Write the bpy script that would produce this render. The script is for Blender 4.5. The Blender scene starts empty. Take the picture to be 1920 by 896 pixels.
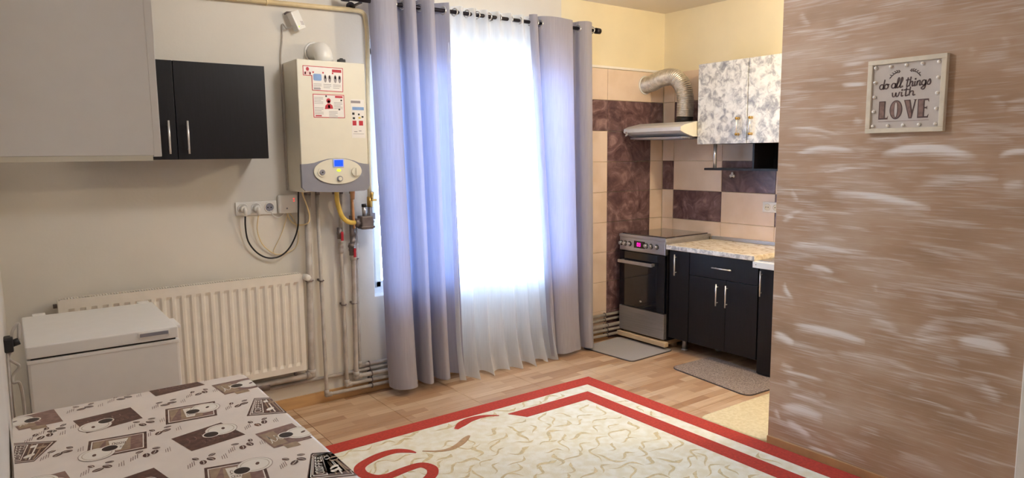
import bpy, bmesh, math, random
from mathutils import Vector, Matrix, noise
import numpy as np
random.seed(7)
scene = bpy.context.scene
COL = scene.collection

# ------------------------------------------------------------------ camera
CAM_H = 1.55
YAW, PITCH, ROLL, FPX = math.radians(53.7875), math.radians(7.0118), math.radians(-0.5804), 1292.465
fw = Vector((math.cos(YAW) * math.cos(PITCH), math.sin(YAW) * math.cos(PITCH), -math.sin(PITCH)))
rt = Vector((math.sin(YAW), -math.cos(YAW), 0))
up = rt.cross(fw)
r2 = math.cos(ROLL) * rt + math.sin(ROLL) * up
u2 = -math.sin(ROLL) * rt + math.cos(ROLL) * up
cam_data = bpy.data.cameras.new('camera')
cam_data.sensor_width = 36.0
cam_data.lens = FPX * 36.0 / 1920.0
cam_data.clip_start = 0.02
cam = bpy.data.objects.new('camera', cam_data)
COL.objects.link(cam)
cam.matrix_world = Matrix(((r2.x, u2.x, -fw.x, 0), (r2.y, u2.y, -fw.y, 0), (r2.z, u2.z, -fw.z, CAM_H), (0, 0, 0, 1)))
scene.camera = cam

# ------------------------------------------------------------------ world, lights, exposure
scene.view_settings.view_transform = 'Standard'
scene.view_settings.look = 'None'
scene.view_settings.gamma = 1.0
scene.view_settings.use_curve_mapping = False
scene.view_settings.exposure = 0.56
world = bpy.data.worlds.new('overcast_sky')
scene.world = world
world.use_nodes = True
wn, wl = world.node_tree.nodes, world.node_tree.links
wn.clear()
w_out = wn.new('ShaderNodeOutputWorld')
w_bg = wn.new('ShaderNodeBackground')
w_tc = wn.new('ShaderNodeTexCoord')
w_sep = wn.new('ShaderNodeSeparateXYZ')
w_map = wn.new('ShaderNodeMapRange')
w_map.inputs[1].default_value = -0.08
w_map.inputs[2].default_value = 0.08
w_mix = wn.new('ShaderNodeMix')
w_mix.data_type = 'RGBA'
w_mix.inputs[6].default_value = (0.30, 0.33, 0.36, 1)      # the ground outside, below the horizon
w_mix.inputs[7].default_value = (0.54, 0.76, 1.0, 1)       # bright overcast sky
wl.new(w_tc.outputs['Generated'], w_sep.inputs[0])
wl.new(w_sep.outputs['Z'], w_map.inputs[0])
wl.new(w_map.outputs[0], w_mix.inputs[0])
wl.new(w_mix.outputs[2], w_bg.inputs[0])
w_bg.inputs[1].default_value = 40.0
wl.new(w_bg.outputs[0], w_out.inputs[0])
scene.cycles.use_denoising = True
scene.cycles.max_bounces = 10
scene.cycles.diffuse_bounces = 6
scene.cycles.transparent_max_bounces = 12
scene.cycles.sample_clamp_indirect = 6.0

YW, XK, XP, XL, HC = 4.119, 4.658, 3.1725, -0.05, 2.725      # window wall, kitchen wall, painted wall, left wall, ceiling
WX0, WX1, WZ0, WZ1 = 1.895, 3.50, 0.63, 2.28                   # window opening


def lamp(name, kind, loc, energy, color, **kw):
    d = bpy.data.lights.new(name, kind)
    d.energy, d.color = energy, color
    for k, v in kw.items():
        setattr(d, k, v)
    o = bpy.data.objects.new(name, d)
    o.location = loc
    COL.objects.link(o)
    return o


portal = lamp('window_portal', 'AREA', ((WX0 + WX1) / 2, YW + 0.30, (WZ0 + WZ1) / 2), 1.0, (1, 1, 1), shape='RECTANGLE', size=WX1 - WX0, size_y=WZ1 - WZ0)
portal.rotation_euler = (math.radians(-90), 0, 0)
portal.data.cycles.is_portal = True
lamp('room_ceiling_lamp', 'POINT', (1.75, 2.55, 2.58), 25.0, (1.0, 0.985, 0.965), shadow_soft_size=0.12)
lamp('camera_side_fill', 'POINT', (0.75, -0.9, 2.40), 8.0, (1.0, 0.97, 0.94), shadow_soft_size=0.12)  # added fill light behind the camera, lifts the white cabinet's end panel
lamp('kitchen_ceiling_lamp', 'POINT', (3.80, 1.80, 2.48), 50.0, (1.0, 0.86, 0.60), shadow_soft_size=0.07)


# ------------------------------------------------------------------ materials
def lin(c):
    return tuple((x / 255 / 12.92) if x / 255 <= 0.04045 else ((x / 255 + 0.055) / 1.055) ** 2.4 for x in c)


def mat(name, rgb, rough=0.6, metal=0.0, spec=0.5, vary=0.06, scale=18.0, bump=0.0, bscale=120.0, emit=None, estr=0.0, alt=None, coat=0.0, sheen=0.0, stretch=(1, 1, 1)):
    m = bpy.data.materials.new(name)
    m.use_nodes = True
    n, l = m.node_tree.nodes, m.node_tree.links
    b = n['Principled BSDF']
    b.inputs['Roughness'].default_value = rough
    b.inputs['Metallic'].default_value = metal
    b.inputs['Specular IOR Level'].default_value = spec
    b.inputs['Coat Weight'].default_value = coat
    b.inputs['Sheen Weight'].default_value = sheen
    g = n.new('ShaderNodeNewGeometry')
    mp = n.new('ShaderNodeMapping')
    mp.inputs['Scale'].default_value = stretch
    l.new(g.outputs['Position'], mp.inputs[0])
    t = n.new('ShaderNodeTexNoise')
    t.inputs['Scale'].default_value = scale
    t.inputs['Detail'].default_value = 5
    l.new(mp.outputs[0], t.inputs['Vector'])
    c = lin(rgb)
    a = lin(alt) if alt else tuple(x * (1 - vary * 2) for x in c)
    r = n.new('ShaderNodeValToRGB')
    r.color_ramp.elements[0].position, r.color_ramp.elements[1].position = 0.38, 0.62
    r.color_ramp.elements[0].color = (*a, 1)
    r.color_ramp.elements[1].color = (*c, 1)
    l.new(t.outputs['Fac'], r.inputs[0])
    l.new(r.outputs[0], b.inputs['Base Color'])
    if bump:
        t2 = n.new('ShaderNodeTexNoise')
        t2.inputs['Scale'].default_value = bscale
        t2.inputs['Detail'].default_value = 4
        l.new(mp.outputs[0], t2.inputs['Vector'])
        bp = n.new('ShaderNodeBump')
        bp.inputs['Strength'].default_value = bump
        bp.inputs['Distance'].default_value = 0.004
        l.new(t2.outputs['Fac'], bp.inputs['Height'])
        l.new(bp.outputs[0], b.inputs['Normal'])
    if emit:
        b.inputs['Emission Color'].default_value = (*lin(emit), 1)
        b.inputs['Emission Strength'].default_value = estr
    return m


M = {}
M['wall'] = mat('painted_plaster', (220, 215, 207), 0.85, vary=0.03, scale=2.5, bump=0.12, bscale=60)
M['wall_cream'] = mat('cream_yellow_plaster', (234, 222, 190), 0.85, vary=0.03, scale=2.5, bump=0.12, bscale=60)
M['ceiling'] = mat('ceiling_paint', (225, 216, 200), 0.9, vary=0.02, scale=2)
M['trimwhite'] = mat('white_trim', (236, 232, 226), 0.5, vary=0.02)
M['skirt'] = mat('tan_skirting', (205, 165, 118), 0.45, vary=0.1, scale=9, stretch=(0.4, 1, 3))
M['skirt2'] = mat('tan_skirting_dark', (190, 150, 105), 0.45, vary=0.1, scale=9)
M['grout'] = mat('tile_grout', (150, 132, 118), 0.9)
M['tile_beige'] = mat('beige_tile', (226, 205, 186), 0.28, vary=0.05, scale=5, alt=(217, 194, 172))
M['white'] = mat('white_lacquer', (236, 234, 232), 0.4, vary=0.01)
M['cream'] = mat('cream_plastic', (228, 223, 207), 0.4, vary=0.01)
M['plastic'] = mat('white_plastic', (230, 228, 224), 0.35, vary=0.01)
M['black_wood'] = mat('black_brown_laminate', (15, 13, 20), 0.42, spec=0.35, vary=0.25, scale=30, alt=(10, 8, 14), stretch=(4, 4, 0.25))
M['chrome'] = mat('chrome', (228, 228, 230), 0.22, 0.7, vary=0.02)
M['steel'] = mat('brushed_steel', (186, 184, 186), 0.34, 0.8, vary=0.08, scale=40, stretch=(1, 0.1, 6))
M['steel_white'] = mat('pale_hood_enamel', (228, 228, 230), 0.3, 0.2, vary=0.02)
M['alu'] = mat('aluminium_duct', (222, 216, 208), 0.38, 0.8, vary=0.12, scale=40)
M['rod'] = mat('dark_rod_metal', (48, 44, 52), 0.35, 0.7, vary=0.05)
M['pipe'] = mat('grey_painted_pipe', (186, 180, 175), 0.5, vary=0.14, scale=14, alt=(166, 157, 150))
M['pipe_cream'] = mat('cream_painted_pipe', (226, 204, 160), 0.45, vary=0.06)
M['brass'] = mat('brass', (190, 150, 80), 0.35, 0.9, vary=0.1)
M['bronze'] = mat('dull_bronze', (132, 122, 122), 0.45, 0.6, vary=0.15)
M['red'] = mat('red_handle', (170, 30, 50), 0.4)
M['yellow'] = mat('yellow_gas_hose', (222, 190, 90), 0.45, vary=0.05)
M['orange'] = mat('copper_orange', (206, 156, 116), 0.4, vary=0.05)
M['black'] = mat('black_rubber', (22, 20, 24), 0.5)
M['dark'] = mat('dark_gap', (40, 34, 34), 0.8)
M['greypanel'] = mat('grey_plastic', (138, 138, 150), 0.45, vary=0.02)
M['sticker'] = mat('white_sticker', (236, 232, 228), 0.5, vary=0.01)
M['redprint'] = mat('red_print', (190, 40, 60), 0.5)
M['pinkprint'] = mat('pink_print', (236, 196, 196), 0.5)
M['greyprint'] = mat('grey_print', (150, 142, 146), 0.5)
M['blueprint'] = mat('blue_print', (130, 165, 215), 0.5)
M['yellowprint'] = mat('yellow_print', (225, 200, 90), 0.5)
M['lcd'] = mat('blue_display', (10, 40, 220), 0.3, emit=(20, 70, 255), estr=1.2)
M['lcd_rim'] = mat('display_rim', (176, 196, 250), 0.3)
M['green_led'] = mat('green_light', (190, 220, 60), 0.3, emit=(190, 230, 50), estr=0.9)
M['red_led'] = mat('red_light', (255, 60, 60), 0.3, emit=(255, 40, 40), estr=1.2)
M['pink_led'] = mat('pink_display', (230, 20, 140), 0.3, emit=(255, 20, 150), estr=2.2)
M['glass_black'] = mat('black_oven_glass', (14, 16, 26), 0.08, vary=0.02, coat=0.5)
M['hob'] = mat('ceramic_hob', (60, 46, 48), 0.08, vary=0.05, coat=0.6)
M['woodstrip'] = mat('pale_wood_strip', (222, 196, 160), 0.5, vary=0.12, scale=12, stretch=(1, 0.2, 3))
M['mat_grey'] = mat('grey_mat', (172, 168, 168), 0.95, vary=0.05, scale=200, bump=0.5, bscale=500)
M['mat_brown'] = mat('speckled_mat', (176, 160, 150), 0.98, scale=170, alt=(118, 104, 100), bump=0.8, bscale=400)
M['mat_edge'] = mat('dark_mat_edge', (80, 72, 72), 0.9)
M['mat_cream'] = mat('cream_mat', (226, 212, 176), 0.98, scale=60, alt=(214, 198, 158), bump=0.9, bscale=220)
M['rug_red'] = mat('rug_red_pile', (190, 62, 46), 0.98, scale=70, vary=0.12, bump=0.5, bscale=350)
M['rug_tan'] = mat('rug_tan_pile', (222, 204, 160), 0.98, scale=50, vary=0.1)
M['rug_tan2'] = mat('rug_pale_brown', (186, 150, 112), 0.98, scale=50, vary=0.1)
M['rug_cream'] = mat('rug_cream_pile', (244, 240, 224), 0.98, scale=22, alt=(234, 226, 200), bump=0.8, bscale=260)
M['cloth'] = mat('oilcloth', (236, 226, 219), 0.35, vary=0.03, scale=8)
M['p_dark'] = mat('print_dark_brown', (74, 46, 42), 0.35, scale=60, alt=(104, 72, 62))
M['p_mid'] = mat('print_mauve_brown', (142, 112, 104), 0.35, scale=60, alt=(120, 90, 86))
M['p_tan'] = mat('print_tan', (166, 142, 118), 0.35, scale=60, vary=0.1)
M['p_white'] = mat('print_white', (238, 232, 224), 0.35, vary=0.01)
M['p_coffee'] = mat('print_coffee', (40, 24, 24), 0.35)
M['frame'] = mat('sign_frame_wood', (228, 218, 200), 0.6, vary=0.06, scale=20)
M['signboard'] = mat('sign_board', (206, 198, 194), 0.7, vary=0.03)
M['ink'] = mat('sign_ink', (92, 74, 74), 0.7)
M['ink2'] = mat('sign_ink_light', (146, 118, 112), 0.7, scale=60, vary=0.15)
M['bulb'] = mat('pearl_bulb', (250, 244, 236), 0.25, vary=0.01)
M['pvc'] = mat('white_pvc', (236, 238, 240), 0.35, vary=0.01)
M['sink'] = mat('white_enamel', (226, 234, 240), 0.2, vary=0.01)
M['rad'] = mat('radiator_enamel', (232, 226, 217), 0.35, vary=0.02)
M['rad_dark'] = mat('radiator_inside', (120, 104, 92), 0.7)
M['table_wood'] = mat('table_wood', (120, 84, 56), 0.5, vary=0.15, stretch=(1, 0.2, 1))


def nodes_of(name):
    m = bpy.data.materials.new(name)
    m.use_nodes = True
    return m, m.node_tree.nodes, m.node_tree.links, m.node_tree.nodes['Principled BSDF']


def ramp(n, stops):
    r = n.new('ShaderNodeValToRGB')
    e = r.color_ramp.elements
    while len(e) < len(stops):
        e.new(0.5)
    for k, (p, c) in enumerate(stops):
        e[k].position = p
        e[k].color = (*lin(c), 1)
    return r


def marble(name, stops, scale, dist, rough, vein=None):
    m, n, l, b = nodes_of(name)
    g = n.new('ShaderNodeNewGeometry')
    t = n.new('ShaderNodeTexNoise')
    t.inputs['Scale'].default_value = scale
    t.inputs['Detail'].default_value = 8
    t.inputs['Roughness'].default_value = 0.62
    t.inputs['Distortion'].default_value = dist
    l.new(g.outputs['Position'], t.inputs['Vector'])
    r = ramp(n, stops)
    l.new(t.outputs['Fac'], r.inputs[0])
    l.new(r.outputs[0], b.inputs['Base Color'])
    b.inputs['Roughness'].default_value = rough
    return m


M['tile_dark'] = marble('dark_marbled_tile', [(0.30, (70, 50, 54)), (0.47, (98, 74, 76)), (0.56, (116, 90, 90)), (0.70, (156, 128, 126))], 7.0, 1.4, 0.22)
M['marble_door'] = marble('speckled_white_marble', [(0.30, (128, 128, 134)), (0.42, (172, 172, 174)), (0.53, (222, 222, 218)), (0.62, (236, 236, 232))], 19.0, 0.5, 0.25)
M['worktop'] = marble('pale_marbled_worktop', [(0.34, (176, 158, 130)), (0.48, (228, 214, 190)), (0.60, (244, 236, 220))], 20.0, 0.8, 0.25)


def wood_floor():
    m, n, l, b = nodes_of('wood_strip_floor')
    g = n.new('ShaderNodeNewGeometry')
    br = n.new('ShaderNodeTexBrick')
    br.inputs['Color1'].default_value = (0, 0, 0, 1)
    br.inputs['Color2'].default_value = (1, 1, 1, 1)
    br.inputs['Mortar'].default_value = (0.25, 0.25, 0.25, 1)
    br.inputs['Scale'].default_value = 1.0
    br.inputs['Mortar Size'].default_value = 0.0012
    br.inputs['Mortar Smooth'].default_value = 0.2
    br.inputs['Brick Width'].default_value = 0.33
    br.inputs['Row Height'].default_value = 0.0607
    br.offset, br.offset_frequency = 0.37, 2
    l.new(g.outputs['Position'], br.inputs['Vector'])
    mp = n.new('ShaderNodeMapping')
    mp.inputs['Scale'].default_value = (1.2, 22, 1)
    l.new(g.outputs['Position'], mp.inputs[0])
    t = n.new('ShaderNodeTexNoise')
    t.inputs['Scale'].default_value = 3.0
    t.inputs['Detail'].default_value = 6
    l.new(mp.outputs[0], t.inputs['Vector'])
    ad = n.new('ShaderNodeMath')
    ad.operation = 'MULTIPLY_ADD'
    ad.inputs[1].default_value = 0.62
    l.new(br.outputs['Color'], ad.inputs[0])
    t2 = n.new('ShaderNodeMath')
    t2.operation = 'MULTIPLY'
    t2.inputs[1].default_value = 0.5
    l.new(t.outputs['Fac'], t2.inputs[0])
    l.new(t2.outputs[0], ad.inputs[2])
    r = ramp(n, [(0.12, (156, 118, 87)), (0.42, (182, 145, 113)), (0.66, (198, 165, 133)), (0.9, (214, 187, 156))])
    l.new(ad.outputs[0], r.inputs[0])
    l.new(r.outputs[0], b.inputs['Base Color'])
    b.inputs['Roughness'].default_value = 0.34
    return m


M['floor'] = wood_floor()


def brushed_wall():
    m, n, l, b = nodes_of('brushed_taupe_paint')
    a = n.new('ShaderNodeAttribute')
    a.attribute_name = 'paint'
    g = n.new('ShaderNodeNewGeometry')
    mp = n.new('ShaderNodeMapping')
    mp.inputs['Scale'].default_value = (1, 1.6, 34)
    l.new(g.outputs['Position'], mp.inputs[0])
    t = n.new('ShaderNodeTexNoise')
    t.inputs['Scale'].default_value = 4.0
    t.inputs['Detail'].default_value = 6
    t.inputs['Distortion'].default_value = 0.4
    l.new(mp.outputs[0], t.inputs['Vector'])
    t0 = n.new('ShaderNodeTexNoise')
    t0.inputs['Scale'].default_value = 2.2
    t0.inputs['Detail'].default_value = 4
    mp0 = n.new('ShaderNodeMapping')
    mp0.inputs['Scale'].default_value = (1, 1, 2.6)
    l.new(g.outputs['Position'], mp0.inputs[0])
    l.new(mp0.outputs[0], t0.inputs['Vector'])
    base = ramp(n, [(0.3, (164, 134, 109)), (0.5, (179, 149, 125)), (0.72, (194, 171, 152))])
    l.new(t0.outputs['Fac'], base.inputs[0])
    mr = n.new('ShaderNodeMapRange')
    mr.inputs[1].default_value, mr.inputs[2].default_value = 0.3, 0.7
    mr.inputs[3].default_value, mr.inputs[4].default_value = -0.26, 0.26
    l.new(t.outputs['Fac'], mr.inputs[0])
    ad = n.new('ShaderNodeMath')
    ad.operation = 'ADD'
    l.new(a.outputs['Fac'], ad.inputs[0])
    l.new(mr.outputs[0], ad.inputs[1])
    s = n.new('ShaderNodeMapRange')
    s.interpolation_type = 'SMOOTHSTEP'
    s.inputs[1].default_value, s.inputs[2].default_value = -0.02, 0.95
    l.new(ad.outputs[0], s.inputs[0])
    mx = n.new('ShaderNodeMix')
    mx.data_type = 'RGBA'
    mx.inputs[7].default_value = (*lin((232, 226, 224)), 1)
    l.new(s.outputs[0], mx.inputs[0])
    l.new(base.outputs[0], mx.inputs[6])
    l.new(mx.outputs[2], b.inputs['Base Color'])
    b.inputs['Roughness'].default_value = 0.55
    bp = n.new('ShaderNodeBump')
    bp.inputs['Strength'].default_value = 0.25
    bp.inputs['Distance'].default_value = 0.004
    l.new(t.outputs['Fac'], bp.inputs['Height'])
    l.new(bp.outputs[0], b.inputs['Normal'])
    return m


M['brushed'] = brushed_wall()


def fabric(name, front, trans, w_trans, w_clear):
    m = bpy.data.materials.new(name)
    m.use_nodes = True
    n, l = m.node_tree.nodes, m.node_tree.links
    n.clear()
    out = n.new('ShaderNodeOutputMaterial')
    d = n.new('ShaderNodeBsdfDiffuse')
    t = n.new('ShaderNodeBsdfTranslucent')
    g = n.new('ShaderNodeNewGeometry')
    mp = n.new('ShaderNodeMapping')
    mp.inputs['Scale'].default_value = (40, 40, 2.0)
    nz = n.new('ShaderNodeTexNoise')
    nz.inputs['Scale'].default_value = 3.0
    l.new(g.outputs['Position'], mp.inputs[0])
    l.new(mp.outputs[0], nz.inputs['Vector'])
    r = ramp(n, [(0.3, tuple(x * 0.95 for x in front)), (0.7, front)])
    l.new(nz.outputs['Fac'], r.inputs[0])
    l.new(r.outputs[0], d.inputs['Color'])
    t.inputs['Color'].default_value = (*lin(trans), 1)
    mx = n.new('ShaderNodeMixShader')
    mx.inputs[0].default_value = w_trans
    l.new(d.outputs[0], mx.inputs[1])
    l.new(t.outputs[0], mx.inputs[2])
    last = mx
    if w_clear:
        tr = n.new('ShaderNodeBsdfTransparent')
        m2 = n.new('ShaderNodeMixShader')
        m2.inputs[0].default_value = w_clear
        l.new(mx.outputs[0], m2.inputs[1])
        l.new(tr.outputs[0], m2.inputs[2])
        last = m2
    l.new(last.outputs[0], out.inputs['Surface'])
    return m


M['curtain'] = fabric('grey_curtain_cloth', (172, 169, 178), (146, 158, 208), 0.125, 0.0)
M['sheer'] = fabric('white_voile', (248, 249, 253), (236, 244, 254), 0.42, 0.20)


def pane_glass():
    m = bpy.data.materials.new('window_glass')
    m.use_nodes = True
    n, l = m.node_tree.nodes, m.node_tree.links
    n.clear()
    out = n.new('ShaderNodeOutputMaterial')
    tr = n.new('ShaderNodeBsdfTransparent')
    gl = n.new('ShaderNodeBsdfGlossy')
    gl.inputs['Roughness'].default_value = 0.02
    fr = n.new('ShaderNodeFresnel')
    fr.inputs[0].default_value = 1.45
    mx = n.new('ShaderNodeMixShader')
    l.new(fr.outputs[0], mx.inputs[0])
    l.new(tr.outputs[0], mx.inputs[1])
    l.new(gl.outputs[0], mx.inputs[2])
    l.new(mx.outputs[0], out.inputs['Surface'])
    return m


M['glass'] = pane_glass()


# ------------------------------------------------------------------ mesh helpers
def bmn():
    return bmesh.new()


def merge(bm, tmp):
    me = bpy.data.meshes.new('tmp')
    tmp.to_mesh(me)
    tmp.free()
    bm.from_mesh(me)
    bpy.data.meshes.remove(me)


def box(bm, x0, x1, y0, y1, z0, z1, bev=0.0, mi=0, seg=2, rot=None):
    t = bmn()
    bmesh.ops.create_cube(t, size=1.0)
    c = Vector(((x0 + x1) / 2, (y0 + y1) / 2, (z0 + z1) / 2))
    for v in t.verts:
        v.co = Vector((v.co.x * (x1 - x0), v.co.y * (y1 - y0), v.co.z * (z1 - z0)))
    if bev:
        bmesh.ops.bevel(t, geom=list(t.edges), offset=bev, segments=seg, affect='EDGES', profile=0.6)
    for v in t.verts:
        v.co = (rot @ v.co if rot else v.co) + c
    for f in t.faces:
        f.material_index = mi
    merge(bm, t)
    return bm


def bx(*a, **k):
    return box(bmn(), *a, **k)


def catmull(pts, n=8):
    P = [Vector(p) for p in pts]
    out = []
    for i in range(len(P) - 1):
        p0, p1, p2, p3 = P[max(i - 1, 0)], P[i], P[i + 1], P[min(i + 2, len(P) - 1)]
        for k in range(n):
            t = k / n
            out.append(0.5 * ((2 * p1) + (p2 - p0) * t + (2 * p0 - 5 * p1 + 4 * p2 - p3) * t * t + (3 * p1 - p0 - 3 * p2 + p3) * t ** 3))
    out.append(P[-1])
    return out


def bend(pts, r, n=5):
    """polyline with its corners rounded at radius r"""
    P = [Vector(p) for p in pts]
    out = [P[0]]
    for i in range(1, len(P) - 1):
        a, b = (P[i - 1] - P[i]), (P[i + 1] - P[i])
        d = min(r, a.length * 0.45, b.length * 0.45)
        s, e = P[i] + a.normalized() * d, P[i] + b.normalized() * d
        for k in range(n + 1):
            t = k / n
            out.append(s * (1 - t) ** 2 + P[i] * 2 * t * (1 - t) + e * t * t)
    out.append(P[-1])
    return out


def tube(bm, pts, r, seg=10, mi=0, closed=False):
    P = [Vector(p) for p in pts]
    R = r if isinstance(r, (list, tuple)) else [r] * len(P)
    n = len(P)
    rings = []
    T0 = (P[1] - P[0]).normalized()
    u = T0.orthogonal().normalized()
    for i in range(n):
        if closed:
            T = (P[(i + 1) % n] - P[i - 1]).normalized()
        else:
            T = (P[min(i + 1, n - 1)] - P[max(i - 1, 0)]).normalized()
        u = (u - T * u.dot(T))
        u = u.normalized() if u.length > 1e-6 else T.orthogonal().normalized()
        w = T.cross(u)
        rings.append([bm.verts.new(P[i] + (u * math.cos(2 * math.pi * k / seg) + w * math.sin(2 * math.pi * k / seg)) * R[i]) for k in range(seg)])
    m = n if closed else n - 1
    for i in range(m):
        a, b = rings[i], rings[(i + 1) % n]
        for k in range(seg):
            f = bm.faces.new((a[k], a[(k + 1) % seg], b[(k + 1) % seg], b[k]))
            f.smooth = True
            f.material_index = mi
    if not closed:
        for ring, flip in ((rings[0], True), (rings[-1], False)):
            f = bm.faces.new(ring[::-1] if flip else ring)
            f.material_index = mi
    return bm


def tb(*a, **k):
    return tube(bmn(), *a, **k)


def cyl(bm, p0, p1, r, seg=16, mi=0):
    return tube(bm, [p0, p1], r, seg, mi)


def torus(bm, c, axis, R, r, n=20, seg=8, mi=0):
    a = Vector(axis).normalized()
    u = a.orthogonal().normalized()
    w = a.cross(u)
    return tube(bm, [Vector(c) + (u * math.cos(2 * math.pi * k / n) + w * math.sin(2 * math.pi * k / n)) * R for k in range(n)], r, seg, mi, closed=True)


def ball(bm, c, r, mi=0, seg=12, sc=(1, 1, 1)):
    t = bmn()
    bmesh.ops.create_uvsphere(t, u_segments=seg, v_segments=max(6, seg * 2 // 3), radius=r)
    for v in t.verts:
        v.co = Vector((v.co.x * sc[0], v.co.y * sc[1], v.co.z * sc[2])) + Vector(c)
    for f in t.faces:
        f.smooth = True
        f.material_index = mi
    merge(bm, t)
    return bm


def prism(bm, poly, plane, a0, a1, mi=0):
    """2-D polygon extruded from a0 to a1 along the axis its plane leaves out"""
    def P(p, a):
        return {'xy': (p[0], p[1], a), 'xz': (p[0], a, p[1]), 'yz': (a, p[0], p[1])}[plane]
    A = [bm.verts.new(P(p, a0)) for p in poly]
    B = [bm.verts.new(P(p, a1)) for p in poly]
    fs = [bm.faces.new(A), bm.faces.new(B[::-1])]
    for i in range(len(poly)):
        j = (i + 1) % len(poly)
        fs.append(bm.faces.new((A[i], B[i], B[j], A[j])))
    for f in fs:
        f.material_index = mi
    bmesh.ops.recalc_face_normals(bm, faces=fs)
    return bm


def pr(*a, **k):
    return prism(bmn(), *a, **k)


def ell(cx, cy, rx, ry, n=28, a0=0.0, a1=2 * math.pi, rot=0.0):
    out = []
    full = abs(a1 - a0 - 2 * math.pi) < 1e-6
    for k in range(n + (0 if full else 1)):
        t = a0 + (a1 - a0) * k / n
        x, y = rx * math.cos(t), ry * math.sin(t)
        out.append((cx + x * math.cos(rot) - y * math.sin(rot), cy + x * math.sin(rot) + y * math.cos(rot)))
    return out


def rrect(x0, x1, y0, y1, r, n=5):
    out = []
    for cx, cy, a in ((x1 - r, y1 - r, 0), (x0 + r, y1 - r, 90), (x0 + r, y0 + r, 180), (x1 - r, y0 + r, 270)):
        for k in range(n + 1):
            t = math.radians(a + 90 * k / n)
            out.append((cx + r * math.cos(t), cy + r * math.sin(t)))
    return out


def round_quad(q, r, n=5):
    Q = [Vector((a, b, 0)) for a, b in q]
    out = []
    for i in range(4):
        p, a, b = Q[i], Q[i - 1], Q[(i + 1) % 4]
        s, e = p + (a - p).normalized() * r, p + (b - p).normalized() * r
        for k in range(n + 1):
            t = k / n
            v = s * (1 - t) ** 2 + p * 2 * t * (1 - t) + e * t * t
            out.append((v.x, v.y))
    return out


def ribbon2d(pts, w):
    """outline of a stroke: list of 2-D points and one width or a width per point"""
    P = [Vector((p[0], p[1])) for p in pts]
    W = w if isinstance(w, (list, tuple)) else [w] * len(P)
    L, Rr = [], []
    for i in range(len(P)):
        t = (P[min(i + 1, len(P) - 1)] - P[max(i - 1, 0)])
        t = t.normalized() if t.length > 1e-9 else Vector((1, 0))
        nrm = Vector((-t.y, t.x))
        L.append(P[i] + nrm * W[i] / 2)
        Rr.append(P[i] - nrm * W[i] / 2)
    return L, Rr


def stroke(bm, pts, w, fn, d0, d1, mi=0):
    """a raised stroke along a 2-D path; fn(u, v, depth) places it"""
    L, Rr = ribbon2d(pts, w)
    a = [bm.verts.new(fn(p.x, p.y, d1)) for p in L]
    b = [bm.verts.new(fn(p.x, p.y, d1)) for p in Rr]
    a0 = [bm.verts.new(fn(p.x, p.y, d0)) for p in L]
    b0 = [bm.verts.new(fn(p.x, p.y, d0)) for p in Rr]
    fs = []
    for i in range(len(L) - 1):
        fs.append(bm.faces.new((a[i], a[i + 1], b[i + 1], b[i])))
        fs.append(bm.faces.new((a0[i], a0[i + 1], a[i + 1], a[i])))
        fs.append(bm.faces.new((b[i], b[i + 1], b0[i + 1], b0[i])))
    for f in fs:
        f.material_index = mi
    bmesh.ops.recalc_face_normals(bm, faces=fs)


ORIGIN = {}


def world_of(o):
    return ORIGIN.get(o.name, Vector((0, 0, 0)))


def obj(name, bm, mats, parent=None, label=None, cat=None, group=None, kind=None, origin=None):
    if origin is None:
        if len(bm.verts):
            xs = [v.co for v in bm.verts]
            origin = Vector(((min(v.x for v in xs) + max(v.x for v in xs)) / 2, (min(v.y for v in xs) + max(v.y for v in xs)) / 2, min(v.z for v in xs)))
        else:
            origin = Vector((0, 0, 0))
    origin = Vector(origin)
    me = bpy.data.meshes.new(name)
    bmesh.ops.translate(bm, verts=bm.verts, vec=-origin)
    bm.to_mesh(me)
    bm.free()
    for m in (mats if isinstance(mats, (list, tuple)) else [mats]):
        me.materials.append(M[m] if isinstance(m, str) else m)
    o = bpy.data.objects.new(name, me)
    COL.objects.link(o)
    ORIGIN[o.name] = origin
    if parent:
        o.parent = parent
        o.location = origin - world_of(parent)
    else:
        o.location = origin
    if label:
        o['label'] = label
    if cat:
        o['category'] = cat
    if group:
        o['group'] = group
    if kind:
        o['kind'] = kind
    return o


def thing(name, loc, label, cat, group=None):
    o = bpy.data.objects.new(name, None)
    o.empty_display_size = 0.05
    COL.objects.link(o)
    o.location = loc
    ORIGIN[o.name] = Vector(loc)
    o['label'], o['category'] = label, cat
    if group:
        o['group'] = group
    return o


def copy_at(src, loc_world, parent):
    c = src.copy()
    COL.objects.link(c)
    ORIGIN[c.name] = Vector(loc_world)
    c.parent = parent
    c.location = Vector(loc_world) - (world_of(parent) if parent else Vector((0, 0, 0)))
    return c


def struct(name, bm, m, parent=None):
    return obj(name, bm, m, parent, kind='structure')

# ------------------------------------------------------------------ the room
b = bx(-1.5, 4.80, -1.7, 4.42, -0.12, -0.004)
floor = struct('floor', b, 'floor')
XJ = [-0.05] + [0.340 + 0.489 * k for k in range(9)] + [XK]
YJ = [1.128 + 0.489 * k for k in range(7)] + [YW]
cache = {}
for i in range(len(XJ) - 1):
    for j in range(len(YJ) - 1):
        x0, x1, y0, y1 = XJ[i] + 0.0012, XJ[i + 1] - 0.0012, YJ[j] + 0.0012, YJ[j + 1] - 0.0012
        key = (round(x1 - x0, 4), round(y1 - y0, 4))
        c = ((x0 + x1) / 2, (y0 + y1) / 2, -0.004)
        if key in cache:
            copy_at(cache[key], c, floor)
        else:
            cache[key] = obj('floor_tile', bx(x0, x1, y0, y1, -0.004, 0.0, 0.0009, seg=1), 'floor', floor)

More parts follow.
